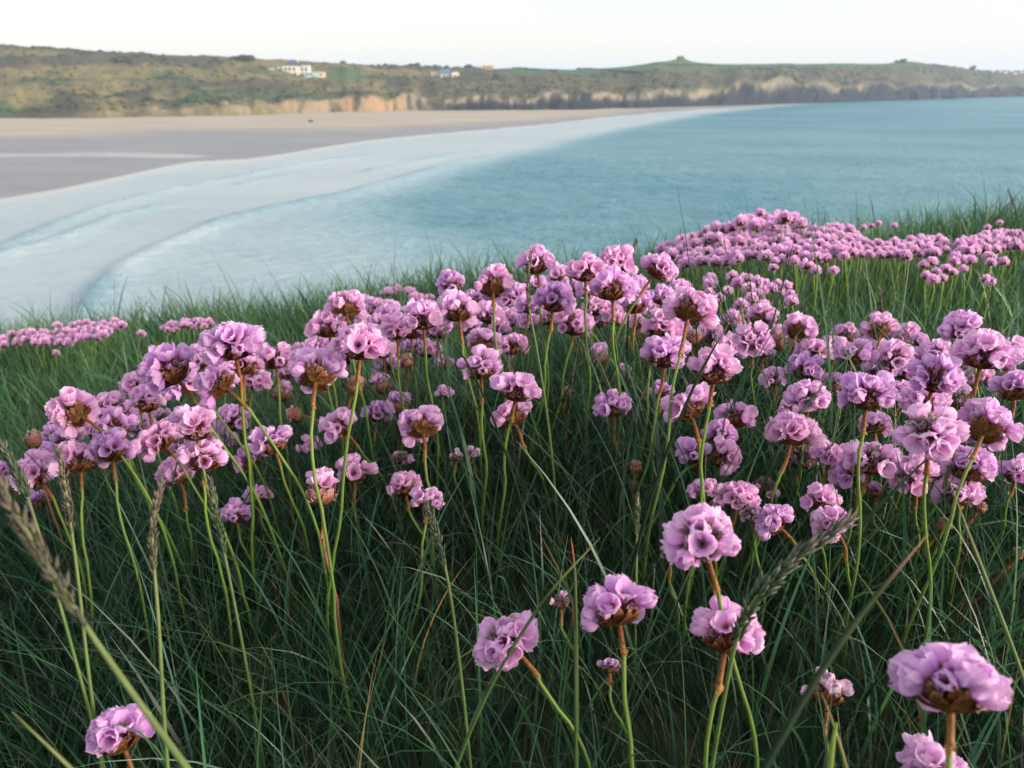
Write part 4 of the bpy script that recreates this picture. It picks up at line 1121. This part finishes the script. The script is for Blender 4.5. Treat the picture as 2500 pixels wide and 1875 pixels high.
stalk([(-60, 1090), (0, 1190), (95, 1350), (170, 1470), (240, 1580), (340, 1720), (460, 1880)], [.205, .20, .195, .19, .19, .185, .18], 'grass_stalk', 'long blurred grass stalk with a dark seed head slanting across the left corner', M_stalk, .0009, .0006, .056, M_seed, .0046)
stalk([(20, 1275), (90, 1370), (200, 1510), (320, 1690), (450, 1860)], [.20, .197, .192, .187, .182], 'grass_stalk', 'thin green blade running alongside the slanting stalk in the left corner', M_stalk, .0011, .0005, cat='grass blade')
stalk([(2265, 1305), (2200, 1382), (2120, 1475), (2050, 1560), (1995, 1650), (1945, 1735), (1890, 1830)], [.205, .20, .195, .19, .185, .18, .176], 'tall_grass', 'broad dark grass blade with pink tip slanting in front of the pale sparse thrift', M_stalk_dark, .0007, .0009, cat='grass blade')
stalk([(2065, 1275), (2010, 1315), (1945, 1355), (1880, 1412), (1835, 1462), (1800, 1540), (1780, 1640)], [.25, .25, .252, .255, .258, .262, .27], 'grass_stalk', 'green-purple grass seed head slanting up beside the wide front thrift', M_stalk, .0009, .0006, .055, M_seed_green, .0060)
stalk([(395, 1178), (372, 1230), (366, 1300), (378, 1400), (388, 1520), (396, 1680)], [.30, .30, .30, .30, .30, .30], 'grass_stalk', 'upright mauve-grey grass seed head in the left meadow on a thick green stem', M_stalk, .0010, .0006, .034, M_seed, .0036)
stalk([(145, 1100), (158, 1180), (172, 1280), (190, 1400), (200, 1500)], [.33, .33, .33, .33, .33], 'grass_stalk', 'pale feathery grass seed head under the left drift of flowers', M_stalk, .0009, .0006, .034, M_seed, .0040)
stalk([(512, 1170), (530, 1260), (548, 1350), (570, 1460)], [.38, .38, .38, .38], 'grass_stalk', 'dark green grass seed head under the middle of the left drift', M_stalk, .0009, .0006, .036, M_seed_green, .0045)
stalk([(1038, 1228), (1060, 1290), (1085, 1370), (1105, 1480), (1120, 1600)], [.34, .34, .34, .34, .34], 'grass_stalk', 'slim green grass seed head in the open middle beside paired flowers', M_stalk, .0008, .0006, .028, M_seed_green, .0042)
stalk([(1557, 1208), (1556, 1260), (1554, 1330), (1553, 1430)], [.40, .40, .40, .40], 'grass_stalk', 'thin upright green grass spike under the slim red-stemmed bud', M_stalk, .0008, .0006, .022, M_seed_green, .0030)
stalk([(-15, 1060), (15, 1105), (48, 1150), (70, 1220)], [.34, .34, .34, .34], 'grass_stalk', 'grey-green grass seed head at the left edge beside the left drift', M_stalk, .0009, .0006, .030, M_seed_green, .0050)
stalk([(1296, 615), (1287, 680), (1290, 750), (1305, 820), (1322, 920)], [.47, .47, .47, .47, .47], 'grass_stalk', 'slim brownish grass stalk standing among the flowers of the centre crest', M_stalk, .0010, .0006, .034, M_seed, .0032)
stalk([(1552, 588), (1543, 630), (1536, 690), (1534, 760)], [.60, .60, .60, .60], 'grass_stalk', 'dark grass spike against the sea beside the leaning crest flower', M_stalk_dark, .0009, .0006, .030, M_seed_green, .0036)
stalk([(2146, 705), (2150, 740), (2156, 790), (2160, 860)], [.80, .80, .80, .80], 'grass_stalk', 'dark narrow seed head in the grass above the right drift', M_stalk_dark, .0010, .0007, .045, M_seed, .0050)
stalk([(2462, 465), (2475, 500), (2488, 545), (2495, 600)], [1.35, 1.35, 1.35, 1.35], 'grass_stalk', 'tallest grass stalk on the right skyline against the sea', M_stalk, .0009, .0006, .06, M_seed_green, .0042)
stalk([(1730, 625), (1750, 665), (1765, 710), (1772, 770)], [.75, .75, .75, .75], 'tall_grass', 'dark grass blade rising in front of the domed clump', M_stalk_dark, .0012, .0006, cat='grass blade')
stalk([(1784, 783), (1765, 815), (1742, 848), (1715, 900)], [.37, .37, .37, .37], 'tall_grass', 'short dark blade poking out above a large centre crest flower', M_stalk_dark, .0011, .0006, cat='grass blade')
stalk([(1077, 790), (1105, 835), (1140, 880), (1175, 950), (1215, 1050)], [.42, .42, .42, .42, .42], 'tall_grass', 'thin dark blade crossing the left side of the crest flowers', M_stalk_dark, .0009, .0005, cat='grass blade')
stalk([(1394, 1312), (1398, 1340), (1403, 1375), (1405, 1450)], [.33, .33, .33, .33], 'tall_grass', 'upper red-tipped blade in the dark grass of the open middle', M_redtip, .0008, .0007, cat='grass blade')
stalk([(1395, 1452), (1400, 1490), (1404, 1530), (1405, 1620)], [.30, .30, .30, .30], 'tall_grass', 'lower red-tipped blade in the dark grass left of the front-centre flower', M_redtip, .0008, .0007, cat='grass blade')
stalk([(1466, 1312), (1455, 1330), (1435, 1352), (1408, 1368), (1380, 1400)], [.30, .30, .30, .30, .30], 'tall_grass', 'yellow-green hooked blade tip above the front-centre flower', M_straw, .0008, .0006, cat='grass blade')
stalk([(2005, 1690), (2030, 1740), (2050, 1810), (2070, 1890)], [.22, .22, .22, .22], 'tall_grass', 'pale dry straw leaning under the sparse pale thrift', M_straw, .0007, .0006, cat='grass blade')
stalk([(30, 1738), (80, 1790), (150, 1850), (200, 1900)], [.19, .19, .19, .19], 'tall_grass', 'bright green blade slanting across the bottom left corner', M_stalk, .0011, .0006, cat='grass blade')
stalk([(2320, 1180), (2375, 1330), (2430, 1470), (2480, 1600)], [.27, .27, .27, .27], 'tall_grass', 'long green blade slanting down from the lowest right drift flowers', M_stalk, .0009, .0005, cat='grass blade')
# curled young stem
cp = [(2042, 1770), (2062, 1752), (2068, 1735), (2058, 1722), (2042, 1726), (2036, 1745), (2032, 1790), (2028, 1850)]
stalk(cp, [.215] * len(cp), 'tall_grass', 'curled yellow-green stem beside the sparse pale thrift', M_stem, .0009, .0008, cat='grass blade')

# ------------------------------------------------------------------ the grass itself: far too many blades to count
def blades(n, xr, yr, Lmu, Lsd, wmu, nseg, seed, dens=None, keep_view=True, tk=1.0, warm=(1, 1, 1)):
    r_ = np.random.default_rng(seed)
    x = r_.uniform(*xr, n); y = r_.uniform(*yr, n)
    k = np.ones(n, bool)
    if keep_view: k &= (np.abs(x) < 0.68 * (y + 0.10) + 0.20)
    if dens is not None: k &= r_.random(n) < dens(x, y)
    x, y = x[k], y[k]; n = len(x)
    z = ground(x, y) - .004
    L = np.clip(r_.normal(Lmu, Lsd, n), Lmu * .35, Lmu * 1.9)
    clump = fbm(x * 9, y * 9, 2)
    L *= .7 + .6 * clump
    az = r_.uniform(0, 2 * math.pi, n); wind = .25
    lx = np.cos(az) - wind; ly = np.sin(az)
    az = np.arctan2(ly, lx)
    th0 = np.abs(r_.normal(.10, .22, n)); bend = np.abs(r_.normal(.55, .45, n)) + .1
    flop = r_.random(n) < .10; bend = np.where(flop, bend + .9, bend)
    s = np.linspace(0, 1, nseg + 1)
    th = th0[:, None] + bend[:, None] * s[None] ** 1.4
    ds = L[:, None] / nseg
    h = np.concatenate([np.zeros((n, 1)), np.cumsum(np.sin((th[:, 1:] + th[:, :-1]) / 2) * ds, 1)], 1)
    v = np.concatenate([np.zeros((n, 1)), np.cumsum(np.cos((th[:, 1:] + th[:, :-1]) / 2) * ds, 1)], 1)
    side = r_.normal(0, .10, n)[:, None] * (s[None] ** 2) * L[:, None]
    ca, sa = np.cos(az)[:, None], np.sin(az)[:, None]
    cx = x[:, None] + ca * h - sa * side; cy = y[:, None] + sa * h + ca * side; cz = z[:, None] + v
    w = wmu * np.exp(r_.normal(-.05, .38, n))[:, None] * (1 - s[None] ** 2.2 * .92) * .5
    tw = r_.uniform(0, 2 * math.pi, n)[:, None] + 0 * s          # each blade shows a different side
    wxv, wyv = np.cos(tw), np.sin(tw)
    V = np.stack([np.stack([cx - w * wxv, cy - w * wyv, cz], -1), np.stack([cx + w * wxv, cy + w * wyv, cz], -1)], 2)   # n, seg, 2, 3
    V = V.reshape(-1, 3)
    base = (np.arange(n) * (nseg + 1) * 2)[:, None]
    j = np.arange(nseg)[None] * 2
    F = np.stack([base + j, base + j + 1, base + j + 3, base + j + 2], -1).reshape(-1, 4)
    hue = r_.random((n, 1))
    tone = np.array([[.024, .078, .037]]) * (1 - hue) + np.array([[.050, .118, .046]]) * hue
    tone = tone * (.55 + .9 * fbm(x * 7 + 3, y * 7, 3))[:, None] * warm * (.35 + 1.0 * r_.random((n, 1)) ** 1.4) * tk
    blue = r_.random((n, 1)) < .25; tone = np.where(blue, tone * [.85, 1.0, 1.5], tone)
    dry = r_.random((n, 1)) < (.008 if Lmu > .09 else .03); tone = np.where(dry, np.array([[.26, .19, .08]]) * (.6 + .6 * hue), tone)
    tt = np.repeat(tone[:, None], (nseg + 1) * 2, 1)
    return V, F, tt.reshape(-1, 3)
sets = [blades(44000, (-.9, .9), (.02, .80), .070, .022, .00105, 6, 1, tk=.8),  # short understory toned darker: shade among the blades put into its colour
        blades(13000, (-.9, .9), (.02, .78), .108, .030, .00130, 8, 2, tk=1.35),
        blades(52000, (-1.5, 1.6), (.74, 1.55), .078, .022, .0014, 5, 3, tk=2.5, warm=(1.2, 1.0, .9)),
        blades(26000, (-2.0, 2.0), (1.45, 2.4), .085, .022, .0022, 4, 4, tk=2.5, warm=(1.2, 1.0, .9)),
        blades(1500, (-2.4, 2.4), (.9, 1.7), .125, .03, .0012, 6, 6, tk=1.6, warm=(1.3, 1.0, .9)),
        blades(9000, (-6, 6), (2.3, 6), .12, .04, .006, 3, 5, keep_view=False)]
off = 0; GV, GF, GT = [], [], []
for i, (Vg, Fg, Tg) in enumerate(sets):
    GV.append(Vg); GF.append(Fg + off); GT.append(Tg); off += len(Vg)
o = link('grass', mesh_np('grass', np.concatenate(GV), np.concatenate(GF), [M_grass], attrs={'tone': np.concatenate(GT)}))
tag(o, 'fine dark green meadow grass around the flower stems', None, None, 'stuff')
